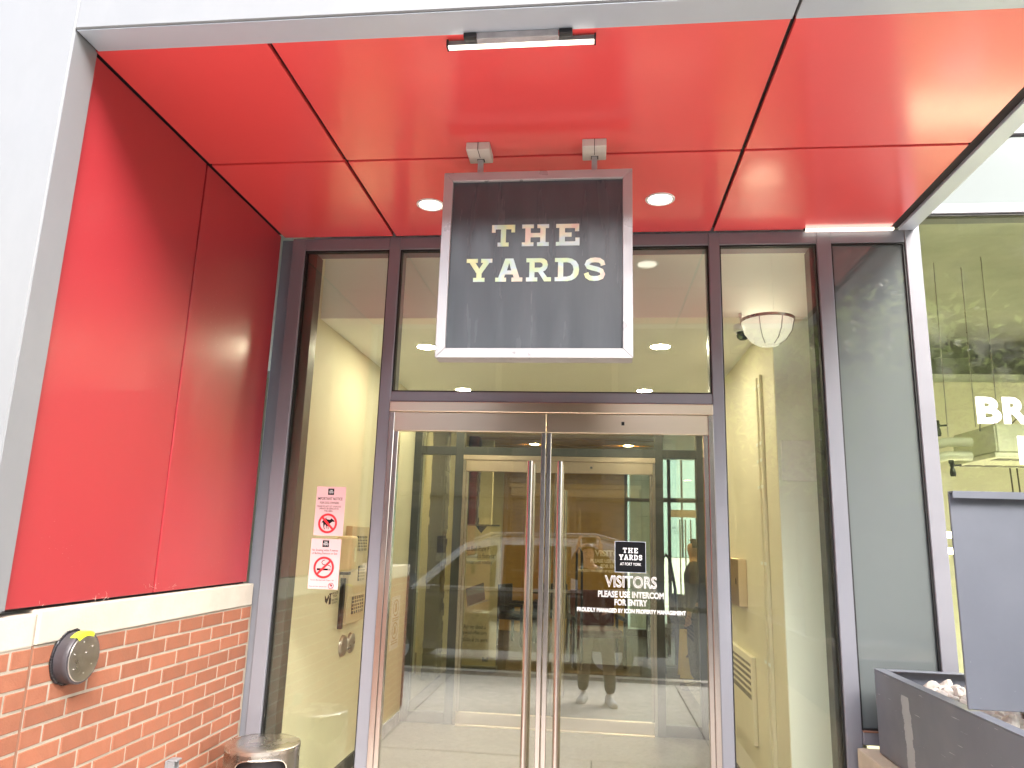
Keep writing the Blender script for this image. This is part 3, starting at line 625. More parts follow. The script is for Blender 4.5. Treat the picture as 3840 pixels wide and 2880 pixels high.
for i, p in enumerate(sm):
    d_ = (Vector(sm[min(i+1, len(sm)-1)])-Vector(sm[max(i-1, 0)])).normalized(); q_ = Vector((-d_.y, d_.x))*0.002
    sl_.append(tuple(Vector(p)+q_)); sr_.append(tuple(Vector(p)-q_))
flat('smoke_figure', [[sl_+sr_[::-1]]], PRINTK, ns, 'F', GY, 0.0004, 0.0021)
flat('ban_ring', [ringp(*SC, 0.048, 0.060)], PRINTR, ns, 'F', GY, 0.0006, 0.0026)
flat('ban_bar', [bar(SC[0]-0.036, SC[1]-0.036, SC[0]+0.036, SC[1]+0.036, 0.012)], PRINTR, ns, 'F', GY, 0.0005, 0.0026)
text('lettering', 'Toronto Municipal Code Chapter 709', -1.588, -1.452, 1.449, 1.458, PRINTK, ns, 'F', GY, 0.0016, 0.0004, bold=0.008)
text('lettering', "Please don't litter cigarette butts", -1.592, -1.490, 1.415, 1.423, PRINTK, ns, 'F', GY, 0.0016, 0.0004, bold=0.006)
flat('small_ban_ring', [ringp(-1.465, 1.425, 0.0135, 0.0165, 24)], PRINTR, ns, 'F', GY, 0.0005, 0.0022)
flat('small_ban_bar', [bar(-1.475, 1.435, -1.455, 1.415, 0.0028)], PRINTR, ns, 'F', GY, 0.0005, 0.0024)
flat('hand_figure', [[[(-1.474, 1.430), (-1.466, 1.435), (-1.457, 1.430), (-1.461, 1.423), (-1.466, 1.421), (-1.468, 1.425)]]], PRINTK, ns, 'F', GY, 0.0004, 0.0016)

# ================================================================== hanging sign
hs_ = thing('hanging_sign', 'square charcoal hanging sign with pale THE YARDS lettering in a silver frame', 'sign', (-0.27, -1.0, 2.493))
X0, X1, Z0, Z1, YS, FW = -0.703, 0.167, 2.493, 3.383, -1.0, 0.043
box('core', X0+0.006, X1-0.006, YS+0.006, YS+0.075, Z0+0.006, Z1-0.006, SIGNDK, hs_)
def miter(pts):
    bm = bmesh.new(); fr = [bm.verts.new((x, YS-0.012, z)) for x, z in pts]; bk = [bm.verts.new((x, YS+0.085, z)) for x, z in pts]
    bm.faces.new(fr); bm.faces.new(bk[::-1])
    for i in range(4): bm.faces.new((fr[i], bk[i], bk[(i+1) % 4], fr[(i+1) % 4]))
    bmesh.ops.bevel(bm, geom=bm.edges[:], offset=0.0015, segments=1, affect='EDGES')
    mobj('frame_bar', bm, SIGNFR, hs_)
e = 0.0006
miter([(X0+e, Z0), (X1-e, Z0), (X1-FW-e, Z0+FW), (X0+FW+e, Z0+FW)]); miter([(X0+e, Z1), (X0+FW+e, Z1-FW), (X1-FW-e, Z1-FW), (X1-e, Z1)])
miter([(X0, Z0+e), (X0+FW, Z0+FW+e), (X0+FW, Z1-FW-e), (X0, Z1-e)]); miter([(X1, Z0+e), (X1, Z1-e), (X1-FW, Z1-FW-e), (X1-FW, Z0+FW+e)])
slab_line('letter', 'THE', -0.470, -0.069, 3.019, 3.124, FOIL, hs_, 0.30, 'F', YS+0.006, 0.003)
slab_line('letter', 'YARDS', -0.581, 0.048, 2.850, 2.960, FOIL, hs_, 0.16, 'F', YS+0.006, 0.003)
for x in (-0.541, -0.005):
    h = box('mounting_block', x-0.056, x+0.054, -1.062, -0.932, ZS-0.04, ZS-0.0008, HOLDER, hs_, 0.003)
    box('block_seam', x-0.0015, x+0.0015, -1.064, -0.985, ZS-0.0405, ZS-0.003, DARKJOINT, h)
    box('slot', x-0.016, x+0.018, -0.975, -0.945, ZS-0.0412, ZS-0.0395, GASKET, h)
    box('hanger_post', x-0.013, x+0.013, -0.973, -0.951, Z1-0.002, ZS-0.03, SIGNFR, hs_, 0.002)

# ================================================================== lights in the soffit
def downlight(name, label, c, r, mat, group, trim=WHITEP, th=0.004):
    d = thing(name, label, 'light', c, group); x, y, z = c
    lathe('trim_ring', [(r*0.80, z-0.0022), (r*0.82, z-0.004), (r*0.97, z-0.004), (r, z-0.001), (r, z), (r*0.80, z)], trim, d, (x, y, 0), n=36)
    lathe('lens', [(0, z-0.0015), (r*0.80, z-0.0022), (r*0.80, z-0.0005), (0, z-0.0005)], mat, d, (x, y, 0), n=36)
    return d
downlight('recessed_light', 'round white recessed light in the red soffit left of the hanging sign', (-0.905, -0.425, ZS-0.0003), 0.078, LAMPS, 'recessed lights in the red soffit')
downlight('recessed_light', 'round white recessed light in the red soffit right of the hanging sign', (0.343, -0.435, ZS-0.0003), 0.078, LAMPS, 'recessed lights in the red soffit')
st = thing('strip_light', 'slim white strip light at the front edge of the red soffit', 'light', (-0.275, -1.77, ZS-0.04))
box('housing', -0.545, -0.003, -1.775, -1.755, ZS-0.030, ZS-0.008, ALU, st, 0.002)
box('diffuser', -0.540, -0.008, -1.780, -1.757, ZS-0.036, ZS-0.0305, STRIP, st, 0.001)
box('end_cap', -0.5465, -0.5405, -1.782, -1.753, ZS-0.037, ZS-0.007, BLACK, st); box('end_cap', -0.0075, -0.0015, -1.782, -1.753, ZS-0.037, ZS-0.007, BLACK, st)
box('clear_bracket', -0.43, -0.135, -1.812, -1.782, ZS-0.034, ZS-0.0065, M('clear_plastic', (0.42, 0.40, 0.42), 0.15, 0, 0.2, 12), st, 0.002)
box('clip', -0.478, -0.432, -1.815, -1.787, ZS-0.026, ZS-0.0065, BLACK, st, 0.002); box('clip', -0.133, -0.085, -1.815, -1.787, ZS-0.026, ZS-0.0065, BLACK, st, 0.002)
s2 = thing('strip_light', 'slim cream strip light at the back right edge of the red soffit', 'light', (1.44, -0.03, ZS-0.02))
box('diffuser', 1.200, 1.682, -0.034, -0.014, ZS-0.018, ZS-0.004, STRIP, s2, 0.001)
box('end_cap', 1.192, 1.199, -0.034, -0.012, ZS-0.016, ZS-0.002, BLACK, s2)

# ================================================================== right side: plinth, planter, stones, tall box
pl_ = box('concrete_plinth', 1.306, 6.0, -3.6, -0.022, -0.01, 0.757, CONC2, None, 0.012, 2)
tag(pl_, 'tan concrete plinth under the grey planter', 'plinth')
plan = thing('planter', 'long low grey steel planter filled with white stones', 'planter', (1.9, -1.6, 0.757))
ZR, xa, ya, xb, yb, w = 1.145, 1.38, -0.12, 2.3, -3.4, 0.052
def panel(name, x0, x1, y0, y1, z0, z1): return box(name, x0, x1, y0, y1, z0, z1, PLANT, plan, 0.003)
panel('side_panel', xa, xa+0.012, yb, ya-0.0, 0.762, ZR-0.004); panel('side_panel', xb-0.012, xb, yb, ya, 0.762, ZR-0.004)
panel('side_panel', xa+0.0125, xb-0.0125, ya-0.012, ya-0.0005, 0.762, ZR-0.004); panel('side_panel', xa+0.0125, xb-0.0125, yb, yb+0.012, 0.762, ZR-0.004)
panel('rim', xa-0.001, xa+w, yb, ya+0.001, ZR-0.0035, ZR); panel('rim', xa+w+0.0005, xb, ya-w, ya+0.001, ZR-0.0035, ZR)
box('soil', xa+0.013, xb-0.013, yb+0.013, ya-0.013, 0.80, 1.07, GROUND, plan)
# scuffed paint on the outer panel
_m = PLANT.copy(); _m.name = 'scuffed_grey_steel'; _t = _m.node_tree; _b = _t.nodes['Principled BSDF']
_src = _b.inputs['Base Color'].links[0].from_socket; _tc = nn(_t, 'ShaderNodeTexCoord'); _sx = nn(_t, 'ShaderNodeSeparateXYZ'); _t.links.new(_tc.outputs['Object'], _sx.inputs[0])
def mth(op, a, b=None):
    n = nn(_t, 'ShaderNodeMath', operation=op)
    for i, v in enumerate((a, b)):
        if v is None: continue
        if isinstance(v, (int, float)): n.inputs[i].default_value = v
        else: _t.links.new(v, n.inputs[i])
    return n.outputs[0]
_nz = nn(_t, 'ShaderNodeTexNoise', Scale=9.0, Detail=7.0, Roughness=0.7); _t.links.new(_tc.outputs['Object'], _nz.inputs['Vector'])
_dy = mth('ABSOLUTE', mth('ADD', mth('ADD', _sx.outputs['Y'], 0.475), mth('MULTIPLY', mth('SUBTRACT', _sx.outputs['Z'], 1.0), -0.12)))
_wd = mth('ADD', 0.038, mth('MULTIPLY', mth('SUBTRACT', _nz.outputs['Fac'], 0.5), 0.10))
_inz = mth('MULTIPLY', mth('LESS_THAN', _sx.outputs['Z'], 1.085), mth('GREATER_THAN', _sx.outputs['Z'], 0.70))
_mask = mth('MULTIPLY', mth('MULTIPLY', mth('LESS_THAN', _dy, _wd), _inz), 0.42)
_mp = nn(_t, 'ShaderNodeMapping'); _mp.inputs['Rotation'].default_value = (R(32), 0, 0); _mp.inputs['Scale'].default_value = (1, 3, 55); _t.links.new(_tc.outputs['Object'], _mp.inputs[0])
_ns = nn(_t, 'ShaderNodeTexNoise', Scale=2.2, Detail=3.0); _t.links.new(_mp.outputs[0], _ns.inputs['Vector'])
_mask = mth('MAXIMUM', _mask, mth('MULTIPLY', mth('GREATER_THAN', _ns.outputs['Fac'], 0.71), 0.45))
_mx = nn(_t, 'ShaderNodeMix', data_type='RGBA'); _t.links.new(_mask, _mx.inputs[0]); _t.links.new(_src, _mx.inputs[6]); _mx.inputs[7].default_value = (0.62, 0.65, 0.66, 1); _t.links.new(_mx.outputs[2], _b.inputs['Base Color'])
for o in plan.children:
    if o.name == 'side_panel': o.data.materials[0] = _m
# stones
smesh = []
for k in range(6):
    bm = bmesh.new(); bmesh.ops.create_icosphere(bm, subdivisions=2, radius=1.0)
    for v in bm.verts:
        n_ = noise.noise(v.co*1.1+Vector((k*7.3, 1, 2)))+0.4*noise.noise(v.co*2.6+Vector((k, 9, 2)))
        v.co = v.co*(1+0.42*n_); v.co.x *= 1.25; v.co.z *= 0.8
        # chip flat facets
        for pn in (Vector((0.6, 0.3, 0.74)).normalized(), Vector((-0.7, 0.5, 0.4)).normalized(), Vector((0.1, -0.8, 0.5)).normalized()):
            dd = v.co.dot(pn)-0.78
            if dd > 0: v.co -= pn*dd*0.85
    me = bpy.data.meshes.new('stone'); bm.to_mesh(me); bm.free(); me.materials.append(CHIP)
    for p in me.polygons: p.use_smooth = True
    try: me.set_sharp_from_angle(angle=R(34))
    except Exception: pass
    smesh.append(me)
def stone(x, y, z, s):
    o = bpy.data.objects.new('stone', random.choice(smesh)); link(o, plan, (x, y, z)); o.scale = (s, s, s)
    o.rotation_euler = (random.uniform(0, 6.28), random.uniform(-0.6, 0.6), random.uniform(0, 6.28))
cnt = 0; y = -0.205
while y > -3.25 and cnt < 285:
    x = 1.465 + random.uniform(0, 0.02)
    xmax = 2.2 if y > -1.0 else 1.95
    while x < xmax and cnt < 285:
        s = random.uniform(0.018, 0.033)
        if abs(y+1.03) > 0.03: stone(x, y+random.uniform(-0.012, 0.012), 1.082+random.uniform(-0.01, 0.016)+0.025*noise.noise(Vector((x*3, y*3, 0))), s); cnt += 1
        x += s*2.15
    y -= 0.044 if y > -0.9 else 0.06
tb = thing('steel_screen', 'tall grey steel screen panel standing across the low planter', 'screen', (1.75, -1.03, 1.146))
tx0, tx1, ty0, tz0, tz1 = 1.388, 2.25, -1.037, 1.149, 1.945
box('sheet', tx0, tx1, ty0, ty0+0.012, tz0, tz1, PLANT, tb, 0.002)
box('top_fold', tx0, tx1, ty0-0.028, ty0+0.0125, tz1+0.0005, tz1+0.006, PLANT, tb, 0.002)
box('front_lip', tx0, tx1, ty0-0.030, ty0-0.0265, tz1-0.022, tz1+0.006, PLANT, tb, 0.001)

# ================================================================== shop front on the right
sf = thing('shop_window', 'tall grimy shop window with white BR lettering right of the entrance', 'shop window', (3.2, 0, 0))
box('transom', 1.830, 5.2, 0.0, 0.15, 3.598, 3.658, MULLW, sf, 0.003)
box('spandrel_panel', 1.835, 5.2, 0.02, 0.05, 3.660, 4.075, SPANW, sf, 0.001)
box('head_rail', 1.830, 5.2, -0.002, 0.15, 4.085, 4.15, MULL, sf, 0.003)
box('gasket', 1.830, 5.2, 0.010, 0.05, 3.588, 3.5975, GASKET, sf)
box('glass_pane', 1.8295, 5.2, 0.030, 0.042, 0.76, 3.5875, SHOPGL, sf)
box('mullion', 5.2005, 5.28, 0.0, 0.16, 0.0, 4.08, MULLW, sf, 0.003)
box('base_panel', 1.83, 5.2, 0.02, 0.15, 0.0, 0.755, MULL, sf)
text('lettering', 'B', 2.051, 2.176, 2.396, 2.543, WHITEP, sf, 'F', 0.0295, 0.0, 0.001, bold=0.045)
text('lettering', 'R', 2.184, 2.315, 2.396, 2.543, WHITEP, sf, 'F', 0.0295, 0.0, 0.001, bold=0.045)
flat('lettering', [rect(2.240, 2.282, 2.180, 2.332)], WHITEP, sf, 'F', 0.0295, 0.0016)
# shop room
struct(box('shop_wall_back', 1.42, 6.0, 4.4, 4.5, 0, 4.2, SHOPC)); struct(box('shop_wall_left', 1.36, 1.42, 0.17, 4.5, 0, 4.2, SHOPC))
struct(box('shop_wall_right', 6.0, 6.1, 0.0, 4.5, 0, 4.2, SHOPC)); struct(box('shop_ceiling', 1.42, 6.0, 0.17, 4.4, 3.86, 3.95, SHOPC)); struct(box('shop_floor', 1.42, 6.0, 0.17, 4.4, -0.05, 0.0, SHOPC))
struct(box('shop_ceiling_edge', 1.42, 6.0, 0.10, 0.17, 3.60, 3.95, SHOPC))
ac = thing('air_conditioner', 'cream cassette air conditioner hanging inside the shop', 'air conditioner', (3.3, 1.57, 2.36))
bm = bmesh.new(); v = addbox(bm, 2.77, 3.88, 1.26, 1.88, 2.395, 2.60)
bmesh.ops.bevel(bm, geom=bm.edges[:], offset=0.012, segments=2, affect='EDGES'); mobj('case', bm, ACW, ac)
box('grille_panel', 2.74, 3.92, 1.23, 1.91, 2.36, 2.394, ACW, ac, 0.008, 2)
for i in range(8): box('grille_slot', 2.79+i*0.14, 2.905+i*0.14, 1.29, 1.40, 2.3575, 2.3605, BRONZE, ac)
for i in range(8): box('grille_slot', 2.79+i*0.14, 2.905+i*0.14, 1.74, 1.85, 2.3575, 2.3605, BRONZE, ac)
for (x, y_) in ((2.84, 1.34), (3.7, 1.34)): cyl('hanger_rod', (x, y_, 2.6), (x, y_, 3.87), 0.0035, CAPST, ac, n=8)
tube('loose_wire', [(2.80, 1.3, 2.60), (2.74, 1.3, 2.66), (2.70, 1.3, 2.62), (2.69, 1.3, 2.55)], 0.004, BRONZE, ac, 6); tube('loose_wire', [(2.90, 1.3, 2.60), (2.96, 1.3, 2.66), (2.99, 1.3, 2.58), (3.01, 1.3, 2.50)], 0.004, BRONZE, ac, 6)
for k, (z, x0) in enumerate(((2.49, 2.42), (2.39, 2.41))):
    d_ = tube('duct_pipe', [(x0-0.45, 1.75, z-0.12), (x0-0.1, 1.55, z-0.05), (x0+0.05, 1.5, z-0.015), (x0+0.13, 1.48, z+0.005), (x0+0.29, 1.47, z+0.005)], 0.034, DUCT, None, 20)
    tag(d_, ['upper', 'lower'][k]+' cream duct pipe running to the air conditioner in the shop', 'pipe', 'duct pipes in the shop')
def spot(label, x, y_, z, up):
    s = thing('track_spotlight', label, 'light', (x, y_, z), 'spotlights in the shop')
    lathe('lamp_head', [(0, 0), (0.016, 0.0), (0.020, 0.02), (0.016, 0.05), (0.011, 0.06), (0.016, 0.09), (0.0, 0.09)], BLACK, s, (x, y_, z), n=20)
    cyl('stem', (x, y_, z+0.075), (x+0.06, y_, z+0.08), 0.007, BLACK, s, n=10); box('driver', x-0.02, x+0.01, y_-0.012, y_+0.012, z+0.09, z+0.115, BLACK, s, 0.004)
spot('black spotlight above the duct pipes inside the shop', 2.46, 1.40, 2.525, 1)
spot('black spotlight below the duct pipes inside the shop', 2.51, 1.35, 2.235, 1)
for k, (x, y_, z0, z1) in enumerate(((2.547, 1.45, 2.53, 3.86), (2.79, 1.55, 2.62, 3.86))):
    tag(cyl('hanging_rod', (x, y_, z0), (x+0.01, y_, z1), 0.0035, CAPST, None, n=8), ['thin hanging rod above the duct pipes in the shop', 'thin hanging rod behind the air conditioner in the shop'][k], 'rod', 'hanging rods in the shop')
for k, x in enumerate((3.20, 3.25)):
    c_ = tube('cable', [(x, 1.95, 2.60), (x+0.01, 1.95, 2.2), (x-0.005, 1.97, 1.7), (x+0.02, 1.95, 1.0)], 0.006, BRONZE, None, 8)
    tag(c_, ['left', 'right'][k]+' dark cable hanging below the air conditioner in the shop', 'cable', 'cables in the shop')
tl = thing('shop_light', 'lit yellow-white lamp low in the shop, lengthened unseen behind the tall screen', 'light', (2.6, 1.6, 1.7))
box('bracket', 2.66, 2.68, 1.63, 1.66, 0.0, 1.86, ACW, tl, 0.002)
box('lamp_panel', 2.46, 5.6, 1.58, 1.628, 1.815, 1.86, TUBE, tl, 0.01); box('lamp_panel', 2.46, 5.6, 1.58, 1.628, 1.70, 1.745, TUBE, tl, 0.01)  # hidden length past the screen is added to light the shop room

# ================================================================== vestibule
VL, VR, VI, ZC = -1.80, 1.10, 3.12, 3.10
struct(box('vestibule_floor', -2.0, 1.36, -0.028, VI+0.1, -0.15, -0.002, FLOORV))
struct(box('vestibule_wall_left', VL-0.15, VL, 0.17, VI+0.1, 0, 3.9, CREAM)); struct(box('baseboard_left', VL, VL+0.012, 0.18, VI-0.05, 0.0, 0.10, BASEB))
struct(box('vestibule_wall_right', VR, 1.355, 0.44, VI+0.1, 0, 3.9, CREAM))
struct(box('vestibule_wall_return', VR+0.004, 1.345, 0.430, 0.4395, 0.0, 3.099, PALEW))
struct(box('baseboard_right', VR-0.012, VR, 0.44, VI-0.05, 0.0, 0.10, BASEB))
struct(box('vestibule_ceiling', VL, VR, 0.40, VI+0.05, ZC, ZC+0.08, WHITEC))
struct(box('bulkhead', VL, VR, 0.37, 0.3995, ZC, 3.9, WHITEC)); struct(box('pocket_ceiling', VL, 1.36, 0.16, 0.37, 3.56, 3.62, WHITEC)); struct(box('pocket_wall', VR+0.001, 1.355, 0.37, 0.42, ZC, 3.9, WHITEC))
for k, (x, y_) in enumerate(((-1.245, 1.09), (0.472, 1.07), (-1.245, 2.68), (0.468, 2.66))):
    downlight('vestibule_light', ['nearer left', 'nearer right', 'farther left', 'farther right'][k]+' lit round ceiling light inside the vestibule', (x, y_, ZC-0.0005), 0.085, LAMP, 'ceiling lights in the vestibule')
# things on the left wall
ic = thing('intercom_panel', 'tall beige intercom panel with dark speaker grids on the left vestibule wall', 'intercom', (VL, 1.4, 1.08))
box('case', VL, VL+0.05, 1.20, 1.62, 1.075, 1.77, BEIGED, ic, 0.006, 2)
for k, (a, b, c, d_) in enumerate(((1.32, 1.555, 1.59, 1.70), (1.40, 1.55, 1.37, 1.48), (1.30, 1.565, 1.14, 1.262))):
    f = box('grid_plate', VL+0.0505, VL+0.054, a, b, c, d_, BRONZE, ic)
    for i in range(1, 6): box('grid_bar', VL+0.0545, VL+0.057, a+(b-a)*i/6-0.004, a+(b-a)*i/6+0.004, c, d_, BEIGE, f)
    for i in range(1, 5): box('grid_bar', VL+0.0545, VL+0.0565, a, b, c+(d_-c)*i/5-0.003, c+(d_-c)*i/5+0.003, BEIGE, f)
box('side_channel', VL, VL+0.03, 1.165, 1.195, 1.05, 1.40, BLACK, ic)
sa = thing('sanitizer_dispenser', 'rounded beige hand sanitizer dispenser on the left vestibule wall', 'dispenser', (VL, 1.15, 1.45))
box('body', VL, VL+0.12, 1.00, 1.16, 1.45, 1.70, BEIGE, sa, 0.035, 4); box('window', VL+0.1201, VL+0.123, 1.06, 1.10, 1.52, 1.62, CREAM, sa); box('spout', VL+0.03, VL+0.09, 1.05, 1.11, 1.43, 1.4495, BRONZE, sa)
bt = thing('black_case', 'black case standing on the ledge by the left vestibule wall', 'case', (VL, 1.78, 1.5))
box('body', VL, VL+0.07, 1.66, 1.90, 1.525, 1.72, BLACK, bt, 0.02, 3); box('shelf', VL, VL+0.09, 1.64, 1.92, 1.42, 1.52, WHITEP, bt, 0.004)
for k, y_ in enumerate((1.303, 1.48)):
    pp = thing('push_plate', ['left', 'right'][k]+' of the two round steel push plates on the vestibule wall', 'push plate', (VL, y_, 0.92), 'push plates on the vestibule wall')
    lathe('disc', [(0, 0.022), (0.066, 0.020), (0.074, 0.012), (0.076, 0.0), (0, 0)], CAPST, pp, (VL, y_, 0.92), 'X', 36)
sd_ = thing('sanitizer_decal', 'small black hand sanitizer decal on the left vestibule wall', 'decal', (VL, 1.0, 1.27))
flat('hand_figure', [[[(0.87, 1.30), (0.91, 1.27), (0.94, 1.30), (0.95, 1.28), (0.91, 1.245), (0.88, 1.26)]], rect(0.955, 0.99, 1.235, 1.275), rect(0.962, 0.982, 1.275, 1.30), rect(0.955, 1.0, 1.30, 1.308)], PRINTK, sd_, 'L', VL, 0.002)
text('lettering', 'HAND SANITIZER', 1.005, 1.13, 1.297, 1.313, PRINTK, sd_, 'L', VL, 0.001, bold=0.01); text('lettering', 'STATION', 1.03, 1.105, 1.277, 1.292, PRINTK, sd_, 'L', VL, 0.001, bold=0.01)
text('lettering', 'PREVENT SPREAD', 1.005, 1.13, 1.252, 1.266, PRINTK, sd_, 'L', VL, 0.001, bold=0.01); text('lettering', 'OF COVID-19', 1.02, 1.115, 1.233, 1.247, PRINTK, sd_, 'L', VL, 0.001, bold=0.01)
ws = thing('wall_notice', 'tall white notice with two oval symbols on the left vestibule wall', 'notice', (VL, 2.74, 0.7))
box('plate', VL, VL+0.006, 2.60, 2.885, 0.697, 1.163, WHITEP, ws, 0.002)
for z in (1.06, 0.86):
    flat('oval_ring', [[circ(2.743, z, 0.095, 32, 0.075), circ(2.743, z, 0.080, 32, 0.062)[::-1]]], BEIGED, ws, 'L', VL+0.006, 0.001)
    flat('figure', [[[(2.70, z-.03), (2.72, z+.01), (2.71, z+.03), (2.745, z+.05), (2.775, z+.02), (2.77, z-.035), (2.75, z-.035), (2.745, z-.005), (2.73, z-.04)]]], BEIGED, ws, 'L', VL+0.006, 0.001)
for z in (0.965, 0.945, 0.765, 0.745): flat('print_line', [rect(2.64, 2.85, z, z+0.010)], BEIGED, ws, 'L', VL+0.006, 0.001)
# things on the right wall
bl_ = thing('bowl_light', 'white glass bowl light near the ceiling behind the right sidelight', 'light', (1.045, 0.28, 2.87))
lathe('bowl', [(0.0, 2.885), (0.06, 2.888), (0.10, 2.915), (0.135, 2.965), (0.152, 3.035), (0.150, 3.04), (0.132, 2.972), (0.096, 2.922), (0.0, 2.893)], BOWL, bl_, (1.03, 0.24, 0), n=40)
lathe('rim_band', [(0.153, 3.028), (0.156, 3.030), (0.156, 3.046), (0.151, 3.048), (0.150, 3.030)], CAPST, bl_, (1.03, 0.24, 0), n=40)
lathe('lamp', [(0, 2.935), (0.085, 2.935), (0.085, 2.930), (0, 2.930)], EMIT('bowl_uplight', (1.0, 0.95, 0.80), 2.2), bl_, (1.03, 0.24, 0), n=24)
for a in (-70, -120, -25): tube('rib', [(1.03+r*math.cos(R(a)), 0.24+r*math.sin(R(a)), z) for r, z in ((0.153, 3.03), (0.138, 2.962), (0.103, 2.912), (0.062, 2.885))], 0.003, CAPST, bl_, 6)
cyl('arm', (1.12, 0.36, 3.03), (1.15, 0.4295, 3.03), 0.012, CAPST, bl_, n=10)
dc = thing('dome_camera', 'small black dome security camera left of the white bowl light', 'camera', (0.90, 0.30, 2.98))
lathe('base', [(0, 3.04), (0.055, 3.04), (0.055, 3.0), (0.045, 2.995), (0, 2.995)], WHITEP, dc, (0.905, 0.345, 0), n=24); lathe('dome', [(0, 2.945), (0.02, 2.949), (0.036, 2.965), (0.042, 2.994), (0, 2.994)], BLACK, dc, (0.905, 0.345, 0), n=24)
cyl('bracket', (0.905, 0.345, 3.04), (0.905, 0.372, 3.12), 0.012, WHITEP, dc, n=10)
for k, y_ in enumerate((0.76, 0.86)):
    c_ = thing('wall_conduit', ['nearer', 'farther'][k]+' of the two cream conduits running down the right vestibule wall', 'conduit', (VR, y_, 0.1), 'conduits on the right vestibule wall')
    box('trunking', VR-0.022, VR, y_-0.022, y_+0.022, 0.12, 2.82, CREAM, c_, 0.004)
    for z in (2.74, 2.36, 2.25, 2.08, 1.6, 1.0): box('clip', VR-0.025, VR-0.0215, y_-0.025, y_+0.025, z, z+0.02, PALEW, c_)
mb = thing('steel_wall_box', 'brushed steel cabinet on the right vestibule wall', 'cabinet', (VR, 1.78, 1.28))
box('case', VR-0.06, VR, 1.46, 2.10, 1.29, 1.62, STEEL, mb, 0.004); box('lock', VR-0.063, VR-0.0601, 1.55, 1.565, 1.44, 1.48, GASKET, mb)
hg = thing('heater_grille', 'white heater grille low on the right vestibule wall', 'heater', (VR, 1.7, 0.7))
box('case', VR-0.03, VR, 1.26, 2.2, 0.42, 0.98, CREAM, hg, 0.006)
for i in range(20):
    y_ = 1.30+i*0.043
    box('slot', VR-0.0315, VR-0.0298, y_, y_+0.026, 0.70, 0.93, BRONZE, hg)
for i in range(5): box('cross_bar', VR-0.033, VR-0.0316, 1.29, 2.17, 0.735+i*0.040, 0.752+i*0.040, CREAM, hg)
wp = thing('white_plate', 'rounded white plate on the pale wall end behind the right sidelight', 'plate', (1.22, 0.43, 2.1))
box('plate', 1.120, 1.325, 0.421, 0.4295, 2.10, 2.345, WHITEP, wp, 0.004)

# ================================================================== inner partition
ip = thing('inner_partition', 'dark framed inner glazing across the back of the vestibule', 'glazing', (-0.3, VI, 0))
def ibox(n, a, b, z0, z1, m=FRDARK, y0=0.0, y1=0.10, bev=0.003): return box(n, a, b, VI+y0, VI+y1, z0, z1, m, ip, bev)
ibox('mullion', VL+0.0005, -1.725, 0, ZC); ibox('mullion', -1.375, -1.293, 0, ZC); ibox('mullion', 0.598, 0.672, 0, ZC); ibox('mullion', 0.99, VR-0.0005, 0, ZC)
for a, b in ((-1.725, -1.375), (-1.293, 0.598), (0.672, 0.99)): ibox('transom', a+.0005, b-.0005, 2.525, 2.605, y0=0.004); ibox('head_rail', a+.0005, b-.0005, 2.98, ZC-0.001, y0=0.004)
for a, b in ((-1.725, -1.375), (0.672, 0.99)): ibox('glass_pane', a, b, 0.10, 2.525, INGL, 0.04, 0.05, 0); ibox('sill', a+.0005, b-.0005, 0.0, 0.10, y0=0.004)
for a, b in ((-1.725, -1.375), (-1.293, 0.598), (0.672, 0.99)): ibox('glass_pane', a, b, 2.605, 2.98, INGL, 0.04, 0.05, 0)
ibox('door_header', -1.2925, 0.5975, 2.472, 2.522, STEEL, -0.01, 0.09)
ibox('door_jamb', -1.2925, -1.262, 0.0, 2.471, STEELV, -0.006, 0.09); ibox('door_jamb', 0.570, 0.5975, 0.0, 2.471, STEELV, -0.006, 0.09)
ibox('threshold', -1.262, 0.570, -0.003, 0.010, STEEL, -0.03, 0.12)
il = door('inner_door', 'left leaf of the inner glass doors seen through the entrance', -1.260, -0.350, VI, -0.42, 2.468, INGL, dz=0.05)
ir = door('inner_door', 'right leaf of the inner glass doors with visitor lettering seen through the entrance', -0.344, 0.568, VI, -0.272, 2.468, INGL, dz=0.05)
for x in (-0.43, -0.02): cyl('lock_cylinder', (x, VI-0.012, 2.415), (x, VI-0.006, 2.415), 0.012, STEELV, il if x < -0.3 else ir, n=16)
IG = VI+0.0135
text('lettering', 'VISITORS', 0.016, 0.345, 1.574, 1.632, BEIGE, ir, 'F', IG, 0.0004, outline=0.038)
text('lettering', 'PLEASE USE INTERCOM', -0.021, 0.385, 1.512, 1.548, BEIGE, ir, 'F', IG, 0.0004, outline=0.045)
text('lettering', 'FOR ENTRY', 0.075, 0.29, 1.466, 1.500, BEIGE, ir, 'F', IG, 0.0004, outline=0.045)
text('lettering', 'PROUDLY MANAGED BY ICON PROPERTY MANAGEMENT', -0.137, 0.52, 1.425, 1.449, BEIGE, ir, 'F', IG, 0.0004, outline=0.05)

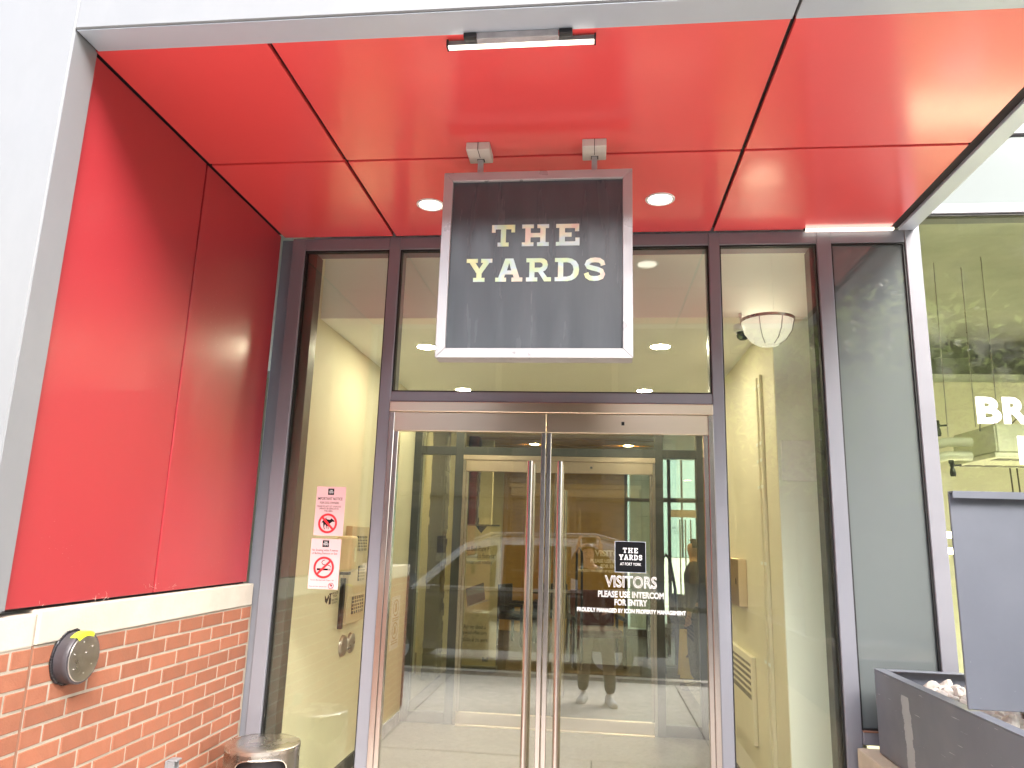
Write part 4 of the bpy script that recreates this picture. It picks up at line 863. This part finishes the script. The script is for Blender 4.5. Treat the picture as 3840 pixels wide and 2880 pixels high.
# ================================================================== lobby
LY = 10.4; LZ = 3.3
struct(box('lobby_floor', -5, 5, VI+0.1, LY, -0.15, -0.003, LOBFL)); struct(box('lobby_ceiling', -5, 5, VI+0.101, LY, LZ, LZ+0.1, WHITEC))
struct(box('lobby_wall_left', -5.1, -5, VI, LY, 0, LZ, CREAM)); struct(box('lobby_wall_right', 5, 5.1, VI, LY, 0, LZ, CREAM))
struct(box('lobby_wall_front', -5, VL-0.151, VI+0.0, VI+0.1, 0, LZ, CREAM)); struct(box('lobby_wall_front_right', 1.3551, 5, VI, VI+0.1, 0, LZ, CREAM))
struct(box('lobby_bulkhead', VL-0.15, 1.355, VI+0.005, VI+0.1, ZC+0.001, LZ+0.1, WHITEC))
ww = struct(box('lobby_wall_wood', -1.75, 0.60, LY-0.08, LY, 0, LZ, WOOD))
for i in range(3):
    box('wood_panel', -1.745+i*0.782, -0.966+i*0.782, LY-0.10, LY-0.0805, 0.01, LZ-0.01, WOOD, ww, 0.003)
struct(box('lobby_wall_back', -5, -1.7505, LY-0.05, LY, 0, LZ, CREAM))
wc = thing('wood_ceiling', 'slatted amber wood ceiling in the lobby', 'ceiling', (-0.4, 7.0, LZ))
for i in range(9): box('slat', -1.9, 1.0, 4.6+i*0.62, 5.12+i*0.62, LZ-0.09, LZ-0.03, WOOD, wc, 0.004)
box('backing', -1.9, 1.0, 4.6, 10.1, LZ-0.028, LZ-0.002, BRONZE, wc)
wdoor = thing('wood_door', 'amber wood door in the back wall of the lobby', 'door', (-1.0, LY-0.12, 0))
box('leaf', -1.35, -0.72, LY-0.135, LY-0.105, 0.01, 2.15, WOODD, wdoor, 0.003); box('frame', -1.41, -1.352, LY-0.15, LY-0.101, 0, 2.22, WOOD, wdoor); box('frame', -0.718, -0.66, LY-0.15, LY-0.101, 0, 2.22, WOOD, wdoor); box('frame', -1.3515, -0.7185, LY-0.15, LY-0.101, 2.155, 2.22, WOOD, wdoor)
box('door_plate', -1.02, -0.88, LY-0.139, LY-0.1355, 1.52, 1.56, BRONZE, wdoor)
for k, (x, y_) in enumerate(((-0.95, 5.5), (0.55, 5.5), (-0.95, 7.6), (0.55, 7.6), (-2.6, 4.6), (-3.6, 6.6), (2.4, 5.6))):
    zz = LZ-0.0905 if -1.9 < x < 1.0 else LZ-0.0005
    downlight('lobby_light', ['first left', 'first right', 'second left', 'second right', 'front far left', 'rear far left', 'far right'][k]+' round ceiling light in the lobby', (x, y_, zz), 0.09, LAMPL, 'ceiling lights in the lobby')
# stone clad columns
def ledge_col(label, x, y_, w_, d_):
    c = thing('stone_column', label, 'column', (x, y_, 0), 'stone columns in the lobby'); box('core', x-w_/2+.02, x+w_/2-.02, y_-d_/2+.02, y_+d_/2-.02, 0, LZ, BRONZE, c)
    z = 0.0; bm = bmesh.new()
    while z < LZ-0.02:
        h = random.uniform(0.05, 0.10); h = min(h, LZ-z); u = 0
        while u < w_:
            l = min(random.uniform(0.09, 0.2), w_-u)
            addbox(bm, x-w_/2+u+.001, x-w_/2+u+l-.001, y_-d_/2-random.uniform(0, 0.02), y_-d_/2+.03, z+.001, z+h-.001); u += l
        u = 0
        while u < d_:
            l = min(random.uniform(0.09, 0.2), d_-u); e1 = random.uniform(0, .02); e2 = random.uniform(0, .02)
            addbox(bm, x+w_/2-.03, x+w_/2+e1, y_-d_/2+u+.001+.031, y_-d_/2+u+l-.001+.031, z+.001, z+h-.001)
            addbox(bm, x-w_/2-e2, x-w_/2+.03, y_-d_/2+u+.001+.031, y_-d_/2+u+l-.001+.031, z+.001, z+h-.001); u += l
        z += h
    o = mobj('ledge_stones', bm, LEDGE, c); o['kind'] = 'stuff'
ledge_col('leftmost dark ledgestone column in the lobby left of the banner', -2.46, 5.2, 0.13, 0.25)
ledge_col('dark ledgestone column in the lobby just left of the banner', -1.98, 5.3, 0.17, 0.25)
ledge_col('dark ledgestone column in the lobby behind the banner', -1.80, 6.9, 0.13, 0.25)
struct(box('lobby_partition', -2.7, -1.55, 7.2, 7.3, 0, LZ, CREAM))
for k, x in enumerate((-2.30, -2.16)):
    pb = thing('wall_fin', ['left', 'right'][k]+' pale vertical fin between the stone columns in the lobby', 'fin', (x, 5.5, 0), 'pale fins in the lobby')
    box('fin', x-0.04, x+0.04, 5.45, 5.6, 0, LZ, CREAM if k else PALEW, pb, 0.003)
kp = thing('access_keypad', 'small dark keypad with a blue light on the lobby column', 'keypad', (-2.46, 5.03, 1.0)); box('case', -2.50, -2.44, 5.03, 5.055, 1.02, 1.16, BLACK, kp, 0.004); box('light', -2.475, -2.465, 5.027, 5.0295, 1.12, 1.13, EMIT('blue_led', (0.15, 0.1, 1.0), 3), kp)
# banner
BY = 6.0
bn = thing('roll_up_banner', 'beige roll-up banner with Bell advertising text and a laptop in the lobby', 'banner', (-1.5, BY, 0))
bx0, bx1 = -1.755, -1.265
box('sheet', bx0, bx1, BY, BY+0.004, 0.06, 1.87, BANN, bn); box('base', bx0-0.02, bx1+0.02, BY-0.07, BY+0.09, 0.0, 0.06, ALU, bn, 0.008); box('top_bar', bx0, bx1, BY-0.006, BY+0.01, 1.87, 1.89, ALU, bn, 0.002); cyl('pole', (-1.51, BY+0.03, 0.05), (-1.51, BY+0.03, 1.88), 0.008, STEELV, bn, n=8)
flat('triangle_print', [[[(-1.60, 1.868), (-1.44, 1.868), (-1.52, 1.77)]]], BLUEP, bn, 'F', BY, 0.001)
text('lettering', 'Get Bell Pure F', bx0-0.0+0.004, -1.40, 1.53, 1.60, PRINTK, bn, 'F', BY, 0.0005); text('lettering', "Canada's fastest¹", -1.735, -1.315, 1.44, 1.505, PRINTK, bn, 'F', BY, 0.0005); text('lettering', 'Internet today', -1.71, -1.35, 1.345, 1.415, PRINTK, bn, 'F', BY, 0.0005)
flat('laptop_screen', [[[(-1.70, 1.03), (-1.46, 1.12), (-1.43, 0.90), (-1.67, 0.80)]]], BLUEP, bn, 'F', BY, 0.001)
flat('screen_image', [[[(-1.695, 1.02), (-1.465, 1.105), (-1.45, 1.0), (-1.685, 0.93)]]], M('screen_teal', (0.05, 0.15, 0.19), 0.4, var=0.4, scale=14, stretch=(1, 1, 8)), bn, 'F', BY, 0.0014)
flat('laptop_base', [[[(-1.67, 0.797), (-1.43, 0.897), (-1.37, 0.89), (-1.72, 0.775)]]], ALUSHADE, bn, 'F', BY, 0.001)
text('lettering', 'Ask me about a', -1.71, -1.41, 0.52, 0.575, PRINTK, bn, 'F', BY, 0.0005); text('lettering', 'special offer only', -1.73, -1.39, 0.435, 0.495, PRINTK, bn, 'F', BY, 0.0005); text('lettering', 'available at this event', bx0+0.006, -1.38, 0.355, 0.41, PRINTK, bn, 'F', BY, 0.0005)
text('lettering', 'Bell', -1.44, -1.365, 0.11, 0.165, BLUEP, bn, 'F', BY, 0.0005, bold=0.02)
# table and chairs
tbz = thing('lobby_table', 'low glass topped table between the black chairs in the lobby', 'table', (-0.72, 8.3, 0))
box('table_top', -1.05, -0.35, 8.0, 8.6, 0.86, 0.885, BRONZE, tbz, 0.006)
for a, b in ((-1.02, 8.03), (-0.38, 8.03), (-1.02, 8.57), (-0.38, 8.57)): cyl('leg', (a, b, 0), (a, b, 0.86), 0.014, STEELV, tbz, n=10)
def armchair(label, x, y_, rz, seatm=CHAIRB, h=0.95, s=1.0):
    c = thing('lobby_chair', label, 'chair', (x, y_, 0), 'chairs in the lobby'); parts = []
    def b(n, *a, m=CHAIRB, bv=0.02):
        o = box(n, *a, m, None, bv, 2); o.parent = c; o.location = (0, 0, 0)
    b('seat', -0.26*s, 0.26*s, -0.26*s, 0.26*s, 0.40, 0.50, m=seatm); b('backrest', -0.26*s, 0.26*s, 0.22*s, 0.30*s, 0.50, h, m=seatm)
    for sx in (-1, 1):
        b('arm', sx*0.29*s-0.03, sx*0.29*s+0.03, -0.24*s, 0.26*s, 0.62, 0.67)
        for sy in (-0.22, 0.22): b('leg', sx*0.29*s-0.02, sx*0.29*s+0.02, sy*s-0.02, sy*s+0.02, 0.0, 0.62, bv=0.004)
    c.rotation_euler = (0, 0, rz); return c
armchair('black armchair left of the table in the lobby', -1.25, 8.6, R(70)); armchair('black armchair behind the table in the lobby', -0.7, 9.1, R(0))
armchair('maroon armchair facing the entrance in the lobby', 0.05, 6.9, R(10), MAROON, 1.0, 1.25)
armchair('black armchair in the lobby right of the maroon one', 1.2, 7.6, R(-50))
ho = thing('black_hoop_rail', 'black hoop handrail in the lobby behind the right inner sidelight', 'handrail', (1.0, 6.6, 0))
tube('hoop', [(0.98, 6.5, 0.0), (0.95, 6.5, 1.2), (0.97, 6.5, 1.5), (1.01, 6.5, 1.56), (1.06, 6.5, 1.5), (1.14, 6.6, 1.1), (1.2, 6.7, 0.0)], 0.022, BLACK, ho, 10)
h2 = thing('black_hoop_rail', 'black hoop handrail in the lobby left of the visitor lettering', 'handrail', (-0.2, 6.4, 0))
tube('hoop', [(-0.22, 6.4, 0.0), (-0.22, 6.4, 1.55), (-0.19, 6.4, 1.62), (-0.15, 6.4, 1.55), (-0.14, 6.4, 0.0)], 0.018, BLACK, h2, 10)
wf = thing('floor_sign', 'yellow folding wet floor sign standing in the lobby', 'floor sign', (1.3, 6.3, 0))
for s in (-1, 1):
    bm = bmesh.new(); y0_ = 6.3
    v = [bm.verts.new(p) for p in ((1.14, y0_+s*0.14, 0), (1.42, y0_+s*0.14, 0), (1.40, y0_+s*0.01, 0.60), (1.16, y0_+s*0.01, 0.60))]; bm.faces.new(v)
    bmesh.ops.solidify(bm, geom=bm.faces[:], thickness=0.012); mobj('panel', bm, YELS, wf)
flat('triangle_mark', [[[(1.22, 0.26), (1.34, 0.26), (1.28, 0.36)], [(1.24, 0.275), (1.28, 0.34), (1.32, 0.275)]]], PRINTK, wf, 'F', 6.19, 0.02)
# far glazed doors and courtyard
fg = thing('rear_glazing', 'dark framed glazed wall at the back right of the lobby', 'glazing', (2.4, LY, 0))
for x in (0.60, 1.12, 1.42, 1.95, 2.6, 3.4, 4.2, 4.94): box('mullion', x, x+0.06, LY-0.08, LY, 0, LZ, BRONZE, fg, 0.003)
for a, b in ((0.66, 1.12), (1.18, 1.42), (1.48, 1.95), (2.01, 2.6), (2.66, 3.4), (3.46, 4.2), (4.26, 4.94)):
    box('transom', a, b, LY-0.078, LY-0.002, 2.48, 2.54, BRONZE, fg); box('sill', a, b, LY-0.078, LY-0.002, 0, 0.12, BRONZE, fg); box('glass_pane', a, b, LY-0.045, LY-0.035, 0.12, 2.48, LOBGL, fg); box('glass_pane', a, b, LY-0.045, LY-0.035, 2.54, LZ, LOBGL, fg)
box('door_rail', 1.48, 1.95, LY-0.09, LY-0.081, 2.20, 2.34, STEEL, fg)
for x in (1.64, 1.74, 1.84): cyl('handle', (x, LY-0.13, 0.6), (x, LY-0.13, 2.15), 0.014, STEELV, fg, n=10)
text('lettering', 'VISITORS', 1.50, 1.72, 1.98, 2.02, PRINTK, fg, 'F', LY-0.046, 0.0004, mirror=True); text('lettering', 'PLEASE USE INTERCOM', 1.49, 1.73, 1.93, 1.95, PRINTK, fg, 'F', LY-0.046, 0.0004, mirror=True); text('lettering', 'FOR ENTRY', 1.53, 1.68, 1.89, 1.91, PRINTK, fg, 'F', LY-0.046, 0.0004, mirror=True)
struct(box('courtyard', -20, 20, LY+0.01, 40, -0.15, -0.01, CONCW))
cc = thing('concrete_column', 'pale concrete column outside the rear lobby glazing', 'column', (1.1, 12.0, 0))
for j in range(8): box('drum', 0.78, 1.28, 11.8, 12.3, 0.0+j*0.75, 0.745+j*0.75, CONCW, cc, 0.006)
tbd = thing('rear_building', 'teal glass building across the courtyard behind the lobby', 'building', (4, 18, 0))
box('base_wall', -10, 16, 17.9, 18.6, 0, 1.3, CONCW, tbd); box('core', -10, 16, 18.25, 24, 1.3, 14, BWALL, tbd)
for i in range(18):
    for j in range(6): box('window_panel', -10+i*1.4+0.03, -10+(i+1)*1.4-0.03, 18.1, 18.24, 1.32+j*1.7, 1.32+(j+1)*1.7-0.06, TEAL, tbd)

# ================================================================== people
def skinned(name, pts, edges, mat, parent, root, sub=1):
    me = bpy.data.meshes.new(name); keys = list(pts); idx = {k: i for i, k in enumerate(keys)}
    me.from_pydata([pts[k][0] for k in keys], [(idx[a], idx[b]) for a, b in edges], []); ob_ = bpy.data.objects.new(name, me); COL.objects.link(ob_)
    ob_.modifiers.new('s', 'SKIN'); sv = me.skin_vertices[0].data
    for k in keys:
        r = pts[k][1]; sv[idx[k]].radius = (r, r) if not isinstance(r, tuple) else r
        sv[idx[k]].use_root = (k == root)
    ss = ob_.modifiers.new('u', 'SUBSURF'); ss.levels = sub; ss.render_levels = sub
    dg = bpy.context.evaluated_depsgraph_get(); m2 = bpy.data.meshes.new_from_object(ob_.evaluated_get(dg)); bpy.data.objects.remove(ob_); bpy.data.meshes.remove(me)
    m2.name = name; m2.materials.clear(); m2.materials.append(mat)
    for p in m2.polygons: p.use_smooth = True; p.material_index = 0
    return link(bpy.data.objects.new(name, m2), parent)
def chain(pts, edges, names):
    for a, b in zip(names, names[1:]): edges.append((a, b))
def hand(P, E, pre, wrist, palm, knuck, tipdir, curl, side, thumb):
    """five bent fingers rooted in the palm"""
    P[pre+'palm'] = (palm, (0.034, 0.018)); E.append((wrist, pre+'palm'))
    for i in range(4):
        k = Vector(knuck)+Vector(side)*(i-1.5)*0.019; L = (0.030, 0.034, 0.031, 0.025)[i]
        a = k; b = a+Vector(tipdir)*L; c = b+(Vector(tipdir)*0.5+Vector(curl)*0.85).normalized()*L*0.75; d = c+(Vector(curl)).normalized()*L*0.55
        for n_, q, r in (('k', a, .0095), ('m', b, .0088), ('d', c, .008), ('t', d, .007)): P[f'{pre}{i}{n_}'] = (tuple(q), r)
        E.append((pre+'palm', f'{pre}{i}k')); chain(P, E, [f'{pre}{i}{n_}' for n_ in 'kmdt'])
    t0_, t1_, t2_ = thumb
    for n_, q, r in (('th0', t0_, .011), ('th1', t1_, .010), ('th2', t2_, .008)): P[pre+n_] = (q, r)
    E.append((pre+'palm', pre+'th0')); chain(P, E, [pre+'th0', pre+'th1', pre+'th2'])
def shoe(parent, x, y_, ang, s=1.0):
    o = None; bm = bmesh.new()
    prof = [(-0.13, .034, .075), (-0.10, .040, .105), (-0.04, .042, .10), (0.02, .045, .075), (0.08, .050, .058), (0.12, .046, .05), (0.15, .032, .042)]
    rings = []
    for (t, w_, h_) in prof:
        rings.append([bm.verts.new((w_*cx, t, 0.004+h_*cz)) for cx, cz in ((-1, 0), (-1.02, .3), (-.85, .7), (-.4, .98), (.4, .98), (.85, .7), (1.02, .3), (1, 0))])
    for a, b in zip(rings, rings[1:]):
        for k in range(8): bm.faces.new((a[k], a[(k+1) % 8], b[(k+1) % 8], b[k]))
    bm.faces.new(rings[0][::-1]); bm.faces.new(rings[-1])
    for v in bm.verts: v.co = Matrix.Rotation(ang, 3, 'Z') @ v.co + Vector((x, y_, 0))
    o = mobj('shoe', bm, SHOE, parent, True)
    return o
ph = thing('person', 'photographer in black jacket and grey trousers holding a phone up, mirrored in the doors', 'person', (0.05, -4.5, 0))
P = {'pel': ((0.04, -4.50, 0.86), .10), 'sp': ((0.02, -4.51, 1.05), .10), 'ch': ((-0.01, -4.50, 1.25), .115), 'nb': ((-0.03, -4.48, 1.385), .06), 'nk': ((-0.04, -4.46, 1.45), .048), 'jaw': ((-0.045, -4.435, 1.515), (.058, .066)), 'hd': ((-0.05, -4.445, 1.585), (.072, .085)), 'top': ((-0.05, -4.45, 1.635), (.055, .065)),
     'shL': ((-0.19, -4.48, 1.34), .055), 'elL': ((-0.24, -4.30, 1.36), .042), 'wrL': ((-0.160, -4.165, 1.60), .026),
     'shR': ((0.16, -4.48, 1.34), .055), 'elR': ((0.20, -4.30, 1.36), .042), 'wrR': ((0.085, -4.165, 1.60), .026),
     'hipL': ((-0.05, -4.50, 0.82), .09), 'knL': ((-0.085, -4.46, 0.46), .055), 'anL': ((-0.10, -4.46, 0.09), .036),
     'hipR': ((0.13, -4.50, 0.82), .09), 'knR': ((0.18, -4.40, 0.46), .055), 'anR': ((0.20, -4.33, 0.09), .036)}
E_ = [('pel', 'sp'), ('sp', 'ch'), ('ch', 'nb'), ('nb', 'nk'), ('nk', 'jaw'), ('jaw', 'hd'), ('hd', 'top'), ('nb', 'shL'), ('shL', 'elL'), ('elL', 'wrL'), ('nb', 'shR'), ('shR', 'elR'), ('elR', 'wrR'), ('pel', 'hipL'), ('hipL', 'knL'), ('knL', 'anL'), ('pel', 'hipR'), ('hipR', 'knR'), ('knR', 'anR')]
hand(P, E_, 'L', 'wrL', (-0.158, -4.145, 1.665), (-0.152, -4.135, 1.715), (0.15, 0.12, 0.98), (0.9, 0.1, 0.1), (0, -0.7, 0.3), ((-0.140, -4.15, 1.655), (-0.115, -4.145, 1.66), (-0.09, -4.14, 1.672)))
hand(P, E_, 'R', 'wrR', (0.083, -4.145, 1.665), (0.076, -4.135, 1.715), (-0.15, 0.12, 0.98), (-0.9, 0.1, 0.1), (0, -0.7, 0.3), ((0.066, -4.15, 1.655), (0.045, -4.145, 1.66), (0.02, -4.14, 1.672)))
skinned('body', P, E_, SKIN, ph, 'pel', 1)
J = {k: (P[k][0], r) for k, r in (('pel', .135), ('sp', .14), ('ch', .155), ('nb', .085), ('shL', .078), ('elL', .062), ('wrL', .042), ('shR', .078), ('elR', .062), ('wrR', .042))}
skinned('jacket', J, [e for e in E_ if e[0] in J and e[1] in J], JACKET, ph, 'sp', 1)
T = {k: (P[k][0], r) for k, r in (('pel', .13), ('hipL', .105), ('knL', .078), ('anL', .066), ('hipR', .105), ('knR', .078), ('anR', .066))}
skinned('trousers', T, [e for e in E_ if e[0] in T and e[1] in T], TROUS, ph, 'pel', 1)
shoe(ph, -0.10, -4.40, R(12)); shoe(ph, 0.205, -4.27, R(-14))
bm = bmesh.new(); bmesh.ops.create_uvsphere(bm, u_segments=20, v_segments=12, radius=1.0)
bmesh.ops.delete(bm, geom=[v for v in bm.verts if v.co.z < -0.15 or (v.co.y > 0.45 and v.co.z < 0.5)], context='VERTS')
for v in bm.verts: v.co = Vector((-0.05+v.co.x*0.083, -4.455+v.co.y*0.095, 1.60+v.co.z*0.088))
mobj('hair', bm, HAIR, ph, True)
gls = lathe('glasses', [(0.019, -0.001), (0.022, 0.001), (0.019, 0.002)], BLACK, ph, (-0.076, -4.352, 1.588), 'Y', 20)
g2 = lathe('glasses', [(0.019, -0.001), (0.022, 0.001), (0.019, 0.002)], BLACK, ph, (-0.026, -4.352, 1.588), 'Y', 20)
cyl('nose', (-0.05, -4.366, 1.585), (-0.05, -4.352, 1.555), 0.007, SKIN, ph, 0.012, 10)
box('mouth', -0.07, -0.032, -4.374, -4.368, 1.515, 1.521, MAROON, ph)
for x in (-0.076, -0.026): box('eye', x-0.01, x+0.01, -4.3645, -4.362, 1.585, 1.592, PRINTK, ph)
fo = thing('phone', 'dark phone held up by the reflected photographer', 'phone', (-0.04, -4.115, 1.72))
box('body', -0.120, 0.040, -4.118, -4.108, 1.683, 1.757, BLACK, fo, 0.004, 2)
for (x, z) in ((0.0, 1.735), (0.0, 1.707)): cyl('lens', (x, -4.1085, z), (x, -4.1045, z), 0.008, CARG, fo, n=16)
# second person inside the lobby
p2 = thing('person', 'person in black clothes standing in the lobby behind the right inner sidelight', 'person', (1.27, 5.5, 0))
ox, oy = 1.27, 5.5
Q = {'pel': ((ox, oy, 0.92), .105), 'sp': ((ox, oy, 1.12), .11), 'ch': ((ox, oy, 1.32), .125), 'nb': ((ox, oy, 1.47), .06), 'nk': ((ox-.01, oy, 1.53), .05), 'jaw': ((ox-.025, oy, 1.60), (.06, .066)), 'hd': ((ox-.02, oy, 1.67), (.075, .085)), 'top': ((ox-.01, oy, 1.725), (.058, .065)),
     'shL': ((ox-.04, oy-.18, 1.41), .055), 'elL': ((ox-.05, oy-.22, 1.13), .042), 'wrL': ((ox-.10, oy-.20, 0.90), .028), 'shR': ((ox+.04, oy+.18, 1.41), .055), 'elR': ((ox+.06, oy+.22, 1.13), .042), 'wrR': ((ox, oy+.20, 0.90), .028),
     'hipL': ((ox, oy-.09, 0.87), .09), 'knL': ((ox-.02, oy-.10, .48), .058), 'anL': ((ox, oy-.10, .09), .038), 'hipR': ((ox, oy+.09, 0.87), .09), 'knR': ((ox-.03, oy+.1, .48), .058), 'anR': ((ox, oy+.1, .09), .038)}
E2 = [e for e in E_ if e[0] in Q and e[1] in Q]
for pre, w_, sy in (('L', 'wrL', -.20), ('R', 'wrR', .20)):
    wv = Vector(Q[w_][0]); hand(Q, E2, pre, w_, tuple(wv+Vector((-.01, 0, -.06))), tuple(wv+Vector((-.015, 0, -.10))), (-.05, 0, -1), (-.7, 0, -.5), (1, 0, 0), (tuple(wv+Vector((-.03, 0, -.05))), tuple(wv+Vector((-.045, 0, -.08))), tuple(wv+Vector((-.05, 0, -.11)))))
skinned('body', Q, E2, SKIN, p2, 'pel', 1)
J2 = {k: (Q[k][0], r) for k, r in (('pel', .14), ('sp', .145), ('ch', .16), ('nb', .08), ('shL', .08), ('elL', .062), ('wrL', .042), ('shR', .08), ('elR', .062), ('wrR', .042))}
skinned('jacket', J2, [e for e in E2 if e[0] in J2 and e[1] in J2], JACKET, p2, 'sp', 1)
T2 = {k: (Q[k][0], r) for k, r in (('pel', .13), ('hipL', .105), ('knL', .08), ('anL', .062), ('hipR', .105), ('knR', .08), ('anR', .062))}
skinned('trousers', T2, [e for e in E2 if e[0] in T2 and e[1] in T2], JACKET, p2, 'pel', 1)
bm = bmesh.new(); bmesh.ops.create_uvsphere(bm, u_segments=20, v_segments=12, radius=1.0)
bmesh.ops.delete(bm, geom=[v for v in bm.verts if v.co.z < -0.3 or (v.co.x < -0.4 and v.co.z < 0.55)], context='VERTS')
for v in bm.verts: v.co = Vector((ox-.01+v.co.x*.097, oy+v.co.y*.086, 1.69+v.co.z*.09))
mobj('hair', bm, HAIR, p2, True)
cyl('nose', (ox-.10, oy, 1.665), (ox-.118, oy, 1.64), 0.007, SKIN, p2, 0.012, 10)
for sy in (-.1, .1):
    o = shoe(p2, 0, 0, 0); o.data.materials[0] = BLACK
    for v in o.data.vertices: v.co = Matrix.Rotation(R(90), 3, 'Z') @ v.co + Vector((ox-.05, oy+sy, 0))

# ================================================================== parked car behind the camera
car = thing('parked_car', 'dark sport utility car with pale cabin parked at the kerb, reflected in the doors', 'car', (-1.2, -7.1, -0.13))
CX, CYc = -1.25, -7.15
low = [(-2.3, .30), (-2.32, .62), (-2.22, .86), (-1.25, 1.02), (2.15, 1.05), (2.30, .80), (2.30, .32)]
cab = [(-1.35, 1.01), (-0.62, 1.60), (-0.3, 1.70), (1.35, 1.72), (1.85, 1.58), (2.18, 1.04)]
def extr(pts, w0, w1, zref0, zref1):
    bm = bmesh.new(); A = []; B = []
    for x, z in pts:
        k = max(0, min(1, (z-zref0)/(zref1-zref0))); w_ = w0+(w1-w0)*k
        A.append(bm.verts.new((CX+x, CYc-w_, z*1.09-0.13))); B.append(bm.verts.new((CX+x, CYc+w_, z*1.09-0.13)))
    bm.faces.new(A); bm.faces.new(B[::-1]); n_ = len(A)
    for i in range(n_): bm.faces.new((A[i], B[i], B[(i+1) % n_], A[(i+1) % n_]))
    bmesh.ops.recalc_face_normals(bm, faces=bm.faces); return bm
bm = extr(low, .92, .90, .3, 1.05); bmesh.ops.bevel(bm, geom=bm.edges[:], offset=0.05, segments=3, affect='EDGES'); shade(mobj('body', bm, CARP, car), 35)
bm = extr(cab, .86, .66, 1.02, 1.72); bmesh.ops.bevel(bm, geom=bm.edges[:], offset=0.05, segments=3, affect='EDGES'); shade(mobj('cabin', bm, M('pale_car_cabin', (0.42, 0.43, 0.45), 0.2, 0.0, 0.02, 2, coat=0.8), car), 35)  # cabin coloured paler than the dark lower body
for win in ([(-1.08, 1.08), (-0.56, 1.52), (-0.1, 1.60), (-0.1, 1.08)], [(0.0, 1.08), (0.0, 1.61), (0.95, 1.61), (0.95, 1.08)], [(1.05, 1.08), (1.05, 1.61), (1.40, 1.58), (1.80, 1.12)]):
    for s in (1, -1):
        bm = bmesh.new(); v = []
        for x, z in win:
            k = (z-1.02)/0.70; w_ = .86+(.66-.86)*k+0.006; v.append(bm.verts.new((CX+x, CYc+s*w_, z*1.09-0.13)))
        bm.faces.new(v); bmesh.ops.solidify(bm, geom=bm.faces[:], thickness=0.008); mobj('window', bm, CARG, car)
for x in (-1.45, 1.45):
    for s in (1, -1):
        w_ = lathe('wheel', [(0.20, -.10), (0.33, -.11), (0.355, -.08), (0.355, .08), (0.33, .11), (0.20, .10)], TYRE, car, (CX+x, CYc+s*.83, 0.225), 'Y', 32)
        lathe('rim', [(0.0, s*.06), (0.06, s*.08), (0.20, s*.085), (0.21, s*.06), (0.21, -s*.06), (0, -s*.06)], ALUSHADE, w_, (CX+x, CYc+s*.83, 0.225), 'Y', 20)
for s in (1, -1): tube('roof_rail', [(CX-.45, CYc+s*.64, 1.68), (CX-.2, CYc+s*.64, 1.775), (CX+1.3, CYc+s*.64, 1.795), (CX+1.6, CYc+s*.64, 1.72)], 0.02, ALU, car, 8)
for s in (1, -1): box('headlight', CX-2.30, CX-2.12, CYc+s*.72-.14, CYc+s*.72+.14, .55, .68, ALU, car, 0.03, 2)
for s in (1, -1): box('mirror', CX-.98, CX-.80, CYc+s*.99-.07, CYc+s*.99+.07, .92, 1.06, CARP, car, 0.03, 2)

# ================================================================== street trees behind the camera (seen mirrored in the glass)
def tree(label, x, y_, h, r, nl, seed):
    rnd = random.Random(seed); tr = thing('street_tree', label, 'tree', (x, y_, 0), 'street trees behind the camera')
    tube('trunk', [(x, y_, -0.05), (x+.03, y_, 1.2), (x-.02, y_+.03, 2.4), (x+.02, y_, h*0.7)], [.13, .11, .09, .05], BARK, tr, 12)
    tips = []
    for k in range(16):
        a = rnd.uniform(0, 6.28); z0 = rnd.uniform(2.2, h*0.62); l = rnd.uniform(.5, 1)*r; up = rnd.uniform(.1, .9)
        p0 = Vector((x, y_, z0)); p2_ = p0+Vector((math.cos(a)*l, math.sin(a)*l, up*l)); p1 = (p0+p2_)/2+Vector((0, 0, .15)); tips += [p1, p2_, (p1+p2_)/2]
        tube('limb', [p0, p1, p2_], [.04, .025, .008], BARK, tr, 6)
    bm = bmesh.new()
    for k in range(nl):
        c = rnd.choice(tips)+Vector((rnd.gauss(0, .34), rnd.gauss(0, .34), rnd.gauss(0, .28))); s = rnd.uniform(.05, .095)
        m_ = Matrix.Rotation(rnd.uniform(0, 6.28), 3, 'Z') @ Matrix.Rotation(rnd.uniform(-.9, .9), 3, 'X') @ Matrix.Rotation(rnd.uniform(-.5, .5), 3, 'Y')
        bm.faces.new([bm.verts.new(c+m_ @ Vector(q)) for q in ((0, -s, 0), (s*.42, -s*.2, .01), (0, s, 0), (-s*.42, -s*.2, .01))])
    o = mobj('crown', bm, LEAF, tr)
tree('street tree at the kerb to the right behind the camera', 3.4, -5.2, 6.5, 1.9, 5200, 3)
tree('street tree at the kerb to the far left behind the camera', -6.5, -5.3, 6.5, 1.9, 3500, 5)
tree('street tree across the road on the right behind the camera', 9.0, -16.5, 9.0, 3.2, 6000, 8)
tree('second street tree across the road far to the right behind the camera', 15.0, -17.5, 9.0, 3.2, 5000, 9)
